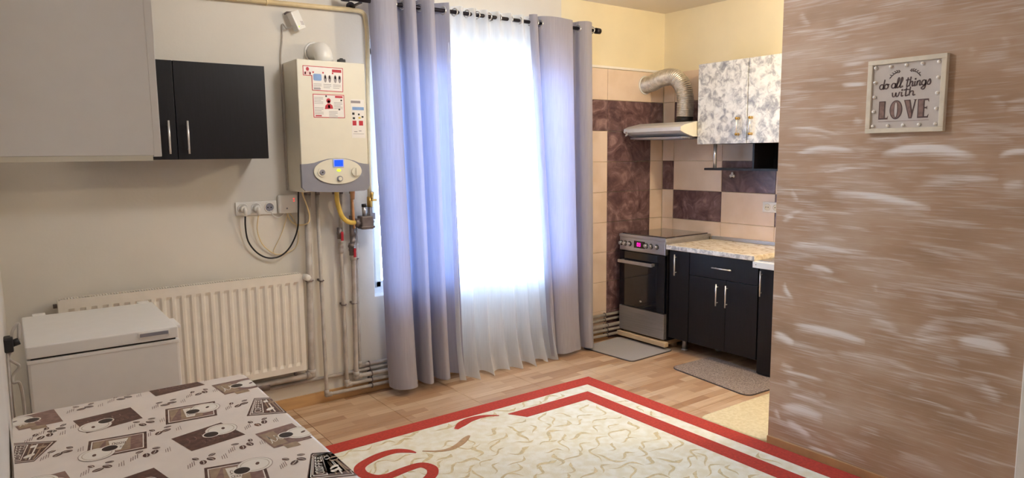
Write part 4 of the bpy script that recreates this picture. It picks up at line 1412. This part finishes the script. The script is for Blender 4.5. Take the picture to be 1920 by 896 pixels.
def scroll(name, pts, mt, label=None, cap=0.056, flip=False):
    P = catmull([(x, y, min(w, cap)) for x, y, w in pts], 8)
    if flip:
        P = [Vector((GX0 + GX1 - p.x, GY0 + GY1 - p.y, p.z)) for p in P]
    b = bmn()
    L, Rr = ribbon2d([(p.x, p.y) for p in P], [max(p.z, 0.004) for p in P])
    top = [(b.verts.new((a.x, a.y, 0.0132)), b.verts.new((c.x, c.y, 0.0132)), b.verts.new((a.x, a.y, 0.008)), b.verts.new((c.x, c.y, 0.008))) for a, c in zip(L, Rr)]
    for i in range(len(top) - 1):
        A, B = top[i], top[i + 1]
        for f in ((A[0], B[0], B[1], A[1]), (A[2], B[2], B[0], A[0]), (A[1], B[1], B[3], A[3])):
            b.faces.new(f)
    bmesh.ops.recalc_face_normals(b, faces=b.faces)
    obj(name, b, mt, t, label=label)


RED_S = [(1.614, 3.068, 0.008), (1.588, 3.112, 0.035), (1.536, 3.152, 0.05), (1.457, 3.155, 0.076), (1.366, 3.127, 0.091), (1.307, 3.085, 0.105), (1.29, 3.014, 0.111), (1.321, 2.94, 0.098), (1.384, 2.916, 0.066), (1.465, 2.928, 0.068), (1.56, 2.928, 0.052), (1.589, 2.869, 0.086), (1.566, 2.813, 0.099), (1.516, 2.77, 0.112)]
RED_A = [(2.252, 3.223, 0.007), (2.201, 3.259, 0.024), (2.142, 3.277, 0.043), (2.069, 3.274, 0.061), (2.003, 3.246, 0.083), (1.942, 3.207, 0.022)]
TAN_A = [(1.65, 3.066, 0.008), (1.711, 3.017, 0.015), (1.775, 2.999, 0.027), (1.845, 3.018, 0.052), (1.91, 3.058, 0.082), (1.953, 3.085, 0.013)]
for fl in (False, True):
    scroll('scroll', RED_S, 'rug_red', 'red S-shaped scroll', flip=fl)
    scroll('scroll', RED_A, 'rug_red', 'small red comma scroll', flip=fl)
    scroll('scroll', TAN_A, 'rug_tan2', 'pale brown scroll', cap=0.036, flip=fl)
# carved tan squiggles of the field, too many to count
rr = random.Random(11)
b = bmn()
placed, spots = 0, []
for tries in range(9000):
    x, y = rr.uniform(GX0 + 0.14, GX1 - 0.14), rr.uniform(GY0 + 0.14, GY1 - 0.14)
    if any((x - p) ** 2 + (y - q) ** 2 < 0.0072 for p, q in spots):
        continue
    a = rr.gauss(0.35, 0.5)
    Ls = rr.uniform(0.10, 0.19)
    cu = rr.choice((-1, 1)) * rr.uniform(0.25, 0.75)
    w = rr.uniform(0.013, 0.020) if rr.random() < 0.8 else 0.028
    pts, ws = [], []
    for k in range(13):
        s = k / 12 - 0.5
        hook = cu * Ls * (s * s * 1.6) + 0.22 * Ls * math.sin(s * 6.3) * (0.6 if placed % 2 else -0.4)
        px, py = s * Ls, hook
        pts.append((x + px * math.cos(a) - py * math.sin(a), y + px * math.sin(a) + py * math.cos(a)))
        ws.append(max(0.002, w * (1 - abs(2 * s) ** 1.6) * (1.7 if s > 0.2 else 0.8)))
    if any(2.835 < p[0] < 2.96 or 3.096 < p[1] < 3.222 or p[0] > GX1 - 0.115 or p[1] > GY1 - 0.115 or p[0] < GX0 + 0.115 or p[1] < GY0 + 0.115 for p in pts):
        continue
    L, Rr = ribbon2d(pts, ws)
    v = [(b.verts.new((p.x, p.y, 0.0115 + 0.00005 * (placed % 9))), b.verts.new((q.x, q.y, 0.0115 + 0.00005 * (placed % 9)))) for p, q in zip(L, Rr)]
    for i in range(12):
        b.faces.new((v[i][0], v[i][1], v[i + 1][1], v[i + 1][0]))
    placed += 1
    spots.append((x, y))
    if placed > 620:
        break
bmesh.ops.recalc_face_normals(b, faces=b.faces)
obj('carved_squiggles', b, 'rug_tan', t, kind='stuff')


def floor_mat(label, quad, r, h, mt, edge, z=0.0):
    t = thing('floor_mat', (sum(p[0] for p in quad) / 4, sum(p[1] for p in quad) / 4, z), label, 'mat', 'kitchen floor mats')
    P = round_quad(quad, r, 7)
    obj('pile', pr(P, 'xy', z + h * 0.3, z + h), mt, t)
    c = Vector((sum(p[0] for p in quad) / 4, sum(p[1] for p in quad) / 4))
    E2 = []
    for p in P:
        d = Vector(p) - c
        E2.append(tuple(Vector(p) + d.normalized() * 0.005))
    obj('edge', pr(E2, 'xy', z, z + h * 0.75), edge, t)


floor_mat('smooth grey mat on the floor before the stove', [(3.632, 4.02), (4.09, 4.06), (4.142, 3.522), (3.664, 3.506)], 0.045, 0.009, 'mat_grey', 'mat_edge')
floor_mat('speckled brown-grey mat before the black base cabinets', [(3.785, 3.235), (4.225, 3.215), (4.150, 2.515), (3.705, 2.535)], 0.07, 0.009, 'mat_brown', 'mat_edge')
floor_mat('cream mat against the end of the painted partition', [(3.180, 2.492), (3.90, 2.475), (3.90, 1.90), (3.335, 1.90)][0:1] + [(3.90, 2.478), (3.90, 2.045), (3.184, 2.045)], 0.05, 0.009, 'mat_cream', 'mat_cream')

# ------------------------------------------------------------------ kitchen: stove
SX, SY0, SY1 = 4.10, 3.572, 4.068
t = thing('stove', (4.36, 3.82, 0.065), 'free-standing steel electric stove with black oven door in corner', 'stove')
obj('body', bx(SX + 0.02, 4.63, SY0, SY1, 0.07, 0.862, 0.003), 'black', t)
b = bx(SX - 0.012, 4.635, SY0 - 0.004, SY1 + 0.004, 0.862, 0.888, 0.004)
obj('rim', b, 'steel', t)
obj('hob', bx(SX + 0.012, 4.615, SY0 + 0.012, SY1 - 0.012, 0.886, 0.896, 0.002), 'hob', t, label='dark ceramic hob')
cp = obj('control_panel', bx(SX - 0.010, SX + 0.04, SY0, SY1, 0.754, 0.862, 0.006), 'steel', t)
obj('side_trim', bx(SX, 4.62, SY0 - 0.003, SY0 + 0.004, 0.80, 0.862, 0.001), 'steel', t)
FXs = SX - 0.010
kc = (4.045, 4.000, 3.952, 3.768, 3.718, 3.660)
obj('glass_strip', bx(FXs - 0.0015, FXs + 0.002, 3.785, 3.905, 0.785, 0.842, 0.001), 'glass_black', cp)
b = bmn()
for y0 in (3.845, 3.868):                                  # the two lit digits read 03
    pass


def seg_digit(bm, y_left, zc, w, h, segs, x):
    bars = {'a': (0, h / 2, w, 0), 'g': (0, 0, w, 0), 'd': (0, -h / 2, w, 0), 'b': (w, h / 4, 0, h / 2), 'c': (w, -h / 4, 0, h / 2), 'f': (0, h / 4, 0, h / 2), 'e': (0, -h / 4, 0, h / 2)}
    for s in segs:
        yy, zz, ww, hh = bars[s]
        yc = y_left - yy
        if ww:
            box(bm, x - 0.0015, x, yc - ww, yc, zc + zz - 0.0018, zc + zz + 0.0018)
        else:
            box(bm, x - 0.0015, x, yc - 0.0018, yc + 0.0018, zc + zz - hh / 2, zc + zz + hh / 2)


for yl, sg in ((3.868, 'abcdef'), (3.848, 'abcdg')):
    seg_digit(b, yl, 0.814, 0.013, 0.026, sg, FXs - 0.0015)
obj('display', b, 'pink_led', cp, label='lit pink digits')
for y in kc:
    b = bmn()
    cyl(b, (FXs - 0.004, y, 0.813), (FXs + 0.002, y, 0.813), 0.021, 20, 1)
    tube(b, [(FXs - 0.003, y, 0.813), (FXs - 0.024, y, 0.813), (FXs - 0.027, y, 0.813)], [0.0165, 0.0145, 0.011], 20)
    box(b, FXs - 0.0285, FXs - 0.02, y - 0.0025, y + 0.0025, 0.800, 0.827, 0.001)
    obj('knob', b, ['steel', 'glass_black'], cp)
d = obj('oven_door', bx(SX - 0.012, SX + 0.02, SY0 + 0.003, SY1 - 0.003, 0.292, 0.748, 0.004), 'glass_black', t)
b = bmn()
box(b, SX - 0.062, SX - 0.044, 3.668, 4.040, 0.655, 0.681, 0.003)
for y in (3.69, 4.02):
    box(b, SX - 0.05, SX - 0.010, y - 0.012, y + 0.012, 0.658, 0.678, 0.002)
obj('handle', b, 'steel', d)
obj('emblem', prism(bmn(), ell(3.822, 0.352, 0.012, 0.007, 18), 'yz', SX - 0.0135, SX - 0.011), 'chrome', d)
obj('drawer', bx(SX - 0.012, SX + 0.02, SY0 + 0.003, SY1 - 0.003, 0.082, 0.286, 0.004), 'steel', t, label='brushed steel lower drawer')
b = bmn()
for y in (SY0 + 0.05, SY1 - 0.05):
    for x in (SX + 0.08, 4.58):
        cyl(b, (x, y, 0.066), (x, y, 0.08), 0.018, 12)
obj('feet', b, 'black', t)
t = thing('wooden_plinth', (4.33, 3.80, 0), 'pale wooden plinth frame the stove stands on', 'plinth')
b = bx(SX - 0.03, SX + 0.015, SY0 - 0.025, SY1 + 0.004, 0.030, 0.066, 0.003)
obj('front_strip', b, 'woodstrip', t)
obj('side_strip', box(bx(SX + 0.016, 4.62, SY0 + 0.02, SY0 + 0.06, 0.030, 0.066, 0.003), SX + 0.016, 4.62, SY1 - 0.06, SY1 - 0.02, 0.030, 0.066, 0.003), 'woodstrip', t)
b = bmn()
for x in (4.24, 4.56):
    for y in (SY0 + 0.03, SY1 - 0.05):
        box(b, x, x + 0.04, y, y + 0.03, 0.0, 0.031)
obj('block', b, 'woodstrip', t)

# ------------------------------------------------------------------ range hood and duct
t = thing('range_hood', (4.40, 3.80, 1.67), 'pale slim cooker hood fixed over the stove', 'range hood')
HY0, HY1 = 3.497, 4.095
prof = [(4.152, 1.712), (4.157, 1.750), (4.190, 1.758), (4.345, 1.792), (XK - 0.011, 1.800), (XK - 0.011, 1.668), (4.345, 1.668), (4.200, 1.694)]
prof = [(4.150, 1.716), (4.154, 1.744), (4.200, 1.762), (4.345, 1.790), (XK - 0.010, 1.798), (XK - 0.010, 1.672), (4.30, 1.672), (4.19, 1.700)]
obj('canopy', pr(prof, 'xz', HY0 + 0.004, HY1), 'steel_white', t)
obj('end_cap', pr([(x + (0.004 if x < 4.3 else 0), z) for x, z in prof], 'xz', HY0, HY0 + 0.004), 'cream', t, label='cream end cap')
b = bmn()
box(b, 4.20, XK - 0.03, HY0 + 0.03, HY1 - 0.03, 1.660, 1.673, 0.002)
for k in range(14):
    box(b, 4.22 + k * 0.029, 4.232 + k * 0.029, HY0 + 0.05, HY1 - 0.05, 1.656, 1.662)
obj('grease_filter', b, 'steel', t)
obj('pull_tab', tube(bx(4.147, 4.151, HY1 - 0.045, HY1 - 0.025, 1.690, 1.722, 0.001), [(4.149, HY1 - 0.035, 1.695), (4.14, HY1 - 0.035, 1.688)], 0.004, 8), 'chrome', t)
obj('collar', tb([(4.47, 3.725, 1.785), (4.47, 3.725, 1.838)], 0.066, 24), 'black', t, label='black round duct collar')
t = thing('exhaust_duct', (4.47, 3.73, 1.838), 'ribbed flexible aluminium duct curving from hood to wall', 'duct')
ctrl = [(4.415, YW - 0.008, 2.115), (4.417, 4.03, 2.125), (4.425, 3.93, 2.155), (4.44, 3.82, 2.155), (4.455, 3.745, 2.085), (4.466, 3.722, 1.99), (4.47, 3.722, 1.90), (4.47, 3.725, 1.832)]
P = catmull(ctrl, 40)
Ls = [0.0]
for i in range(1, len(P)):
    Ls.append(Ls[-1] + (P[i] - P[i - 1]).length)
n = int(Ls[-1] / 0.0024)
Q, Rr_ = [], []
j = 0
for k in range(n + 1):
    s = Ls[-1] * k / n
    while j < len(Ls) - 2 and Ls[j + 1] < s:
        j += 1
    Q.append(P[j].lerp(P[j + 1], (s - Ls[j]) / max(1e-9, Ls[j + 1] - Ls[j])))
    Rr_.append(0.0665 + 0.0026 * math.sin(2 * math.pi * s / 0.0125))
obj('hose', tb(Q, Rr_, 26), 'alu', t)
b = bmn()
torus(b, (4.415, YW - 0.014, 2.115), (0, 1, 0), 0.071, 0.007, 28, 8)
obj('wall_ring', b, 'plastic', t)
o = obj('junction_plug', tb([(XK - 0.03, 3.535, 1.985), (XK - 0.008, 3.535, 1.985)], 0.018, 14), 'dark', label='small dark round plug on tiles between duct and marbled cabinet', cat='plug')

# ------------------------------------------------------------------ marbled wall cabinet and shelf below it
UX = XK - 0.32
t = thing('wall_cabinet', (4.5, 3.0, 1.612), 'white-and-grey marbled wall cabinet with two doors above worktop', 'cabinet')
obj('body', bx(UX + 0.018, XK - 0.010, 2.602, 3.490, 1.612, 2.212, 0.001), 'black_wood', t)
for a, c, hy in ((3.050, 3.490, 3.120), (2.602, 3.046, 3.010)):
    d = obj('door', bx(UX, UX + 0.018, a + 0.001, c - 0.001, 1.612, 2.214, 0.002), 'marble_door', t)
    b = bmn()
    tube(b, [(UX - 0.026, hy, 1.668), (UX - 0.028, hy, 1.735), (UX - 0.026, hy, 1.802)], [0.006, 0.0075, 0.006], 12)
    for z in (1.678, 1.792):
        cyl(b, (UX - 0.026, hy, z), (UX, hy, z), 0.005, 10)
        ball(b, (UX - 0.027, hy, z), 0.011, 1, 10)
        cyl(b, (UX - 0.004, hy, z), (UX, hy, z), 0.011, 12, 1)
    obj('handle', b, ['chrome', 'brass'], d, label='chrome and brass bow handle')
t = thing('wall_shelf', (4.5, 3.0, 1.41), 'black hanging shelf with chrome post under the marbled cabinet', 'shelf')
obj('board', bx(4.40, XK - 0.010, 2.602, 3.466, 1.412, 1.428, 0.001), 'black_wood', t)
obj('divider_panel', bx(4.40, XK - 0.010, 3.022, 3.038, 1.428, 1.612, 0.001), 'black_wood', t)
obj('back_panel', bx(XK - 0.020, XK - 0.010, 2.602, 3.02, 1.428, 1.612, 0.001), 'black_wood', t)
obj('post', tb([(4.425, 3.385, 1.428), (4.425, 3.385, 1.612)], 0.0135, 16), 'chrome', t)

# hook and double socket on the tiles
t = thing('wall_hook', (XK - 0.01, 3.383, 1.335), 'small white three-lobed hook stuck on dark kitchen tile', 'hook')
b = bmn()
for dy, dz in ((0, 0.019), (0.015, 0.0), (-0.015, 0.0)):
    ball(b, (XK - 0.016, 3.383 + dy, 1.362 + dz), 0.0105, 0, 12, (0.5, 1, 1.2))
ball(b, (XK - 0.017, 3.383, 1.362), 0.008, 0, 10)
obj('base', b, 'plastic', t)
obj('peg', tb(catmull([(XK - 0.016, 3.383, 1.352), (XK - 0.024, 3.383, 1.338), (XK - 0.030, 3.383, 1.346)], 5), 0.003, 8), 'bronze', t)
t = thing('wall_socket', (XK - 0.01, 3.02, 1.09), 'double white socket on kitchen tiles above the worktop', 'socket')
obj('plate', bx(XK - 0.022, XK - 0.009, 2.942, 3.098, 1.094, 1.172, 0.004), 'plastic', t)
for y in (3.058, 2.982):
    b = bmn()
    torus(b, (XK - 0.023, y, 1.133), (1, 0, 0), 0.025, 0.004, 24, 6)
    cyl(b, (XK - 0.0235, y, 1.133), (XK - 0.020, y, 1.133), 0.021, 20, 1)
    for q in (-0.009, 0.009):
        cyl(b, (XK - 0.0255, y + q, 1.133), (XK - 0.022, y + q, 1.133), 0.0035, 8, 2)
    obj('socket', b, ['plastic', 'cream', 'black'], t)

# ------------------------------------------------------------------ base cabinets, worktop, sink
BXF = 4.12


def leg(parent, x, y, h=0.105):
    b = bmn()
    cyl(b, (x, y, 0.012), (x, y, h), 0.020, 16)
    cyl(b, (x, y, 0.0), (x, y, 0.014), 0.026, 16)
    obj('leg', b, 'steel', parent)


t = thing('base_cabinet', (4.38, 3.46, 0), 'narrow black base cabinet between stove and drawer cabinet', 'cabinet', 'black base cabinets')
obj('body', bx(BXF + 0.018, 4.62, 3.362, 3.556, 0.105, 0.806, 0.001), 'black_wood', t)
d = obj('door', bx(BXF, BXF + 0.018, 3.364, 3.554, 0.107, 0.800, 0.0015), 'black_wood', t)
bar_handle(d, (BXF, 3.480, 0.612), (BXF, 3.480, 0.776), (-0.03, 0, 0))
leg(t, 4.225, 3.475)
leg(t, 4.56, 3.475)
t = thing('base_cabinet', (4.38, 3.06, 0), 'wide black base cabinet with one drawer over two doors', 'cabinet', 'black base cabinets')
obj('body', bx(BXF + 0.018, 4.62, 2.766, 3.360, 0.105, 0.806, 0.001), 'black_wood', t)
d = obj('drawer', bx(BXF, BXF + 0.018, 2.768, 3.358, 0.634, 0.800, 0.0015), 'black_wood', t)
bar_handle(d, (BXF, 2.968, 0.716), (BXF, 3.136, 0.716), (-0.03, 0, 0))
for a, c, hy in ((3.030, 3.358, 3.092), (2.768, 3.027, 3.010)):
    d = obj('door', bx(BXF, BXF + 0.018, a, c, 0.107, 0.630, 0.0015), 'black_wood', t)
    bar_handle(d, (BXF, hy, 0.440), (BXF, hy, 0.602), (-0.03, 0, 0))
for x, y in ((4.42, 3.30), (4.42, 2.83), (4.56, 3.30), (4.56, 2.83)):
    leg(t, x, y)
t = thing('sink_cabinet', (4.38, 2.45, 0), 'black sink cabinet reaching the floor, half hidden by painted partition', 'cabinet', 'black base cabinets')
b = bx(BXF + 0.018, 4.62, 2.16, 2.760, 0.0, 0.768, 0.001)
obj('body', b, 'black_wood', t)
d = obj('door', bx(BXF, BXF + 0.018, 2.162, 2.758, 0.02, 0.765, 0.0015), 'black_wood', t)
bar_handle(d, (BXF, 2.732, 0.568), (BXF, 2.732, 0.745), (-0.03, 0, 0))
t = thing('worktop', (4.36, 3.15, 0.808), 'pale marbled worktop with white front edge on base cabinets', 'worktop')
b = bx(4.080, 4.63, 2.775, 3.556, 0.808, 0.845, 0.004)
obj('slab', b, 'worktop', t)
obj('edge_strip', bx(4.0785, 4.0815, 2.776, 3.555, 0.811, 0.842, 0.001), 'marble_door', t, label='white marbled edge strip')
obj('wall_strip', bx(4.628, XK - 0.010, 2.20, 3.556, 0.845, 0.872, 0.003), 'steel', t, label='grey wall sealing strip')
t = thing('sink', (4.34, 2.46, 0.769), 'sink unit with white enamel front edge beside worktop', 'sink')
b = bmn()
box(b, 4.045, 4.065, 2.14, 2.765, 0.770, 0.812, 0.003)
box(b, 4.065, 4.62, 2.14, 2.765, 0.796, 0.812, 0.002)
obj('rim', b, 'sink', t)
b = bx(4.09, 4.60, 2.17, 2.755, 0.810, 0.816, 0.002)
for k in range(6):
    box(b, 4.14, 4.55, 2.50 + 0.035 * k, 2.512 + 0.035 * k, 0.815, 0.819, 0.001)
obj('drainer', b, 'steel', t)
obj('rim_hole', tb([(4.0435, 2.738, 0.792), (4.0465, 2.738, 0.792)], 0.003, 8), 'black', t)

# ------------------------------------------------------------------ the sign
SYL, SYR, SZ0, SZ1 = 1.594, 1.272, 1.627, 1.944
SXF = XP - 0.027
SW, SH = SYL - SYR, SZ1 - SZ0
t = thing('wall_sign', (XP - 0.01, (SYL + SYR) / 2, SZ0), 'square framed sign reading do all things with LOVE on painted wall', 'sign')


def sg(u, v, d):
    return (SXF - d, SYL - u * SW, SZ0 + v * SH)


FW = 0.062
for (u0, u1, v0, v1) in ((0, 1, 1 - FW, 1), (0, 1, 0, FW), (0, FW, FW, 1 - FW), (1 - FW, 1, FW, 1 - FW)):
    obj('frame_bar', bx(SXF, XP - 0.001, SYL - u1 * SW, SYL - u0 * SW, SZ0 + v0 * SH, SZ0 + v1 * SH, 0.002), 'frame', t)
obj('board', bx(SXF + 0.010, SXF + 0.016, SYL - (1 - FW) * SW, SYL - FW * SW, SZ0 + FW * SH, SZ0 + (1 - FW) * SH), 'signboard', t)
BD = -0.0096
for k in range(4):
    q = 0.100 + 0.800 * k / 4
    for (u, v) in ((q, 0.90), (0.90, 1 - q), (1 - q, 0.10), (0.10, q)):
        c = sg(u, v, BD + 0.004)
        obj('bulb', ball(bmn(), c, 0.0074, 0, 12), 'bulb', t)
A = lambda cx, cy, rx, ry, a0, a1, n=14: [(cx + rx * math.cos(math.radians(a0 + (a1 - a0) * k / n)), cy + ry * math.sin(math.radians(a0 + (a1 - a0) * k / n))) for k in range(n + 1)]
LET = {
    'd': (0.95, [A(.42, .5, .38, .5, 0, 360), [(.80, .5), (.86, 2.0)], [(.80, .5), (.80, .1), (.92, 0), (1.05, .2)]]),
    'o': (0.85, [A(.42, .5, .36, .5, 90, 450), [(.42, 1.0), (.65, .8), (.95, .95)]]),
    'a': (0.98, [A(.42, .5, .38, .5, 0, 360), [(.82, 1), (.80, .1), (.92, 0), (1.08, .2)]]),
    'l': (0.62, [[(-.02, .2), (.2, .8), (.42, 1.5), (.38, 2.0), (.22, 2.0), (.14, 1.5), (.14, .2), (.28, 0), (.5, .1), (.66, .3)]]),
    't': (0.66, [[(.30, 1.9), (.24, .2), (.36, 0), (.55, .1), (.68, .25)], [(-.06, 1.35), (.25, 1.42), (.72, 1.38)]]),
    'h': (0.92, [[(.16, 2.0), (.10, 0)], [(.12, .6), (.35, .98), (.58, .95), (.64, .7), (.62, .15), (.74, 0), (.94, .2)]]),
    'i': (0.46, [[(.14, 1.0), (.12, .2), (.22, 0), (.42, .2)], A(.17, 1.42, .06, .07, 0, 360, 8)]),
    'n': (0.92, [[(.12, 1.0), (.10, 0)], [(.12, .6), (.35, .98), (.58, .95), (.64, .7), (.62, .15), (.74, 0), (.94, .2)]]),
    'g': (0.95, [A(.42, .5, .36, .5, 0, 360), [(.78, 1.0), (.80, -.3), (.68, -.75), (.4, -.85), (.12, -.6), (.4, -.3), (.95, .15)]]),
    's': (0.8, [[(.05, .2), (.45, 1.05), (.62, .85), (.72, .45), (.62, .08), (.38, .0), (.18, .15)]]),
    'w': (1.25, [[(.05, 1.0), (.14, .2), (.28, 0), (.48, .2), (.58, .9), (.62, .2), (.76, 0), (.96, .25), (1.06, .9), (1.2, .85)]]),
}


def write(txt, u0, u1, v0, xh, w, slant, rise=0.0):
    adv = sum(0.55 if ch == ' ' else LET[ch][0] for ch in txt)
    sx = (u1 - u0) / adv
    b = bmn()
    x = 0.0
    for ch in txt:
        if ch == ' ':
            x += 0.55
            continue
        for s in LET[ch][1]:
            P = catmull([(px, py, 0) for px, py in s], 5)
            pts = [(u0 + sx * (x + p.x + slant * p.y), v0 + xh * p.y + rise * (x + p.x) / adv) for p in P]
            stroke(b, [(p[0], p[1]) for p in pts], w, sg, BD - 0.0006, BD + 0.0010)
        x += LET[ch][0]
    return b


lt = obj('lettering', write('do all things', 0.155, 0.81, 0.600, 0.064, 0.0150, 0.10, 0.02), 'ink', t)
obj('lettering', write('with', 0.325, 0.625, 0.487, 0.058, 0.0150, 0.04, 0.005), 'ink', t)
b = bmn()


def letter(poly, holes=()):
    c = (sum(p[0] for p in poly) / len(poly), sum(p[1] for p in poly) / len(poly))
    prism2(b, poly, BD + 0.0008, 0)


def prism2(bm, poly, d, mi):
    P0 = [bm.verts.new(sg(u, v, d)) for u, v in poly]
    P1 = [bm.verts.new(sg(u, v, BD - 0.0006)) for u, v in poly]
    fs = [bm.faces.new(P0)]
    for i in range(len(poly)):
        k = (i + 1) % len(poly)
        fs.append(bm.faces.new((P0[i], P1[i], P1[k], P0[k])))
    for f in fs:
        f.material_index = mi


V0, V1 = 0.185, 0.435
e = 0.010
# L
prism2(b, [(.165, V0), (.285, V0), (.292, V0 + .050), (.280, V0 + .022), (.250, V0 + .022), (.250, V1), (.165, V1)], BD + .0008, 0)
prism2(b, [(.178, V0 + e + .008), (.237, V0 + e + .008), (.237, V1 - e), (.178, V1 - e)], BD + .0012, 1)
# O with its narrow slot
prism2(b, ell(.392, (V0 + V1) / 2, .082, (V1 - V0) / 2 + .004, 36), BD + .0008, 0)
prism2(b, ell(.392, (V0 + V1) / 2, .070, (V1 - V0) / 2 - .010, 36), BD + .0012, 1)
prism2(b, ell(.392, (V0 + V1) / 2, .026, (V1 - V0) / 2 - .014, 30), BD + .0016, 0)
prism2(b, ell(.392, (V0 + V1) / 2, .018, (V1 - V0) / 2 - .024, 30), BD + .0020, 2)
# V
prism2(b, [(.492, V1), (.572, V1), (.600, V0 + .10), (.628, V1 - .010), (.610, V1), (.660, V1), (.642, V1 - .012), (.598, V0), (.562, V0)], BD + .0008, 0)
prism2(b, [(.508, V1 - e), (.560, V1 - e), (.594, V0 + .05), (.588, V0 + e), (.570, V0 + e)], BD + .0012, 1)
# E
prism2(b, [(.668, V0), (.800, V0), (.806, V0 + .048), (.790, V0 + .020), (.752, V0 + .020), (.752, V0 + .122), (.775, V0 + .122), (.785, V0 + .108), (.785, V0 + .156), (.775, V0 + .142), (.752, V0 + .142), (.752, V1 - .020), (.790, V1 - .020), (.806, V1 - .046), (.800, V1), (.668, V1)], BD + .0008, 0)
prism2(b, [(.681, V0 + e + .008), (.739, V0 + e + .008), (.739, V1 - e), (.681, V1 - e)], BD + .0012, 1)
bmesh.ops.recalc_face_normals(b, faces=b.faces)
obj('lettering', b, ['ink', 'ink2', 'signboard'], t)
for cu, sgn in ((0.37, -1), (0.60, 1)):
    b = bmn()
    P = [(cu + sgn * 0.075 * s, 0.815 - 0.035 * s * s - 0.035 * s) for s in (-0.75, -0.25, 0.25, 0.75, 1.1)]
    stroke(b, P, 0.006, sg, BD - 0.0006, BD + 0.0008)
    for k, s in enumerate((-0.65, -0.3, 0.05, 0.4, 0.75)):
        pu, pv = cu + sgn * 0.075 * s, 0.815 - 0.035 * s * s - 0.035 * s
        for q in (1, -1):
            stroke(b, [(pu, pv), (pu + sgn * 0.012, pv + q * 0.014), (pu + sgn * 0.028, pv + q * 0.020)], [0.004, 0.012, 0.003], sg, BD - 0.0006, BD + 0.0008)
    obj('leaf_sprig', b, 'ink', t)
b = bmn()
stroke(b, [(0.165, 0.155), (0.815, 0.155)], 0.005, sg, BD - 0.0006, BD + 0.0005)
obj('underline', b, 'ink2', t)
o = None
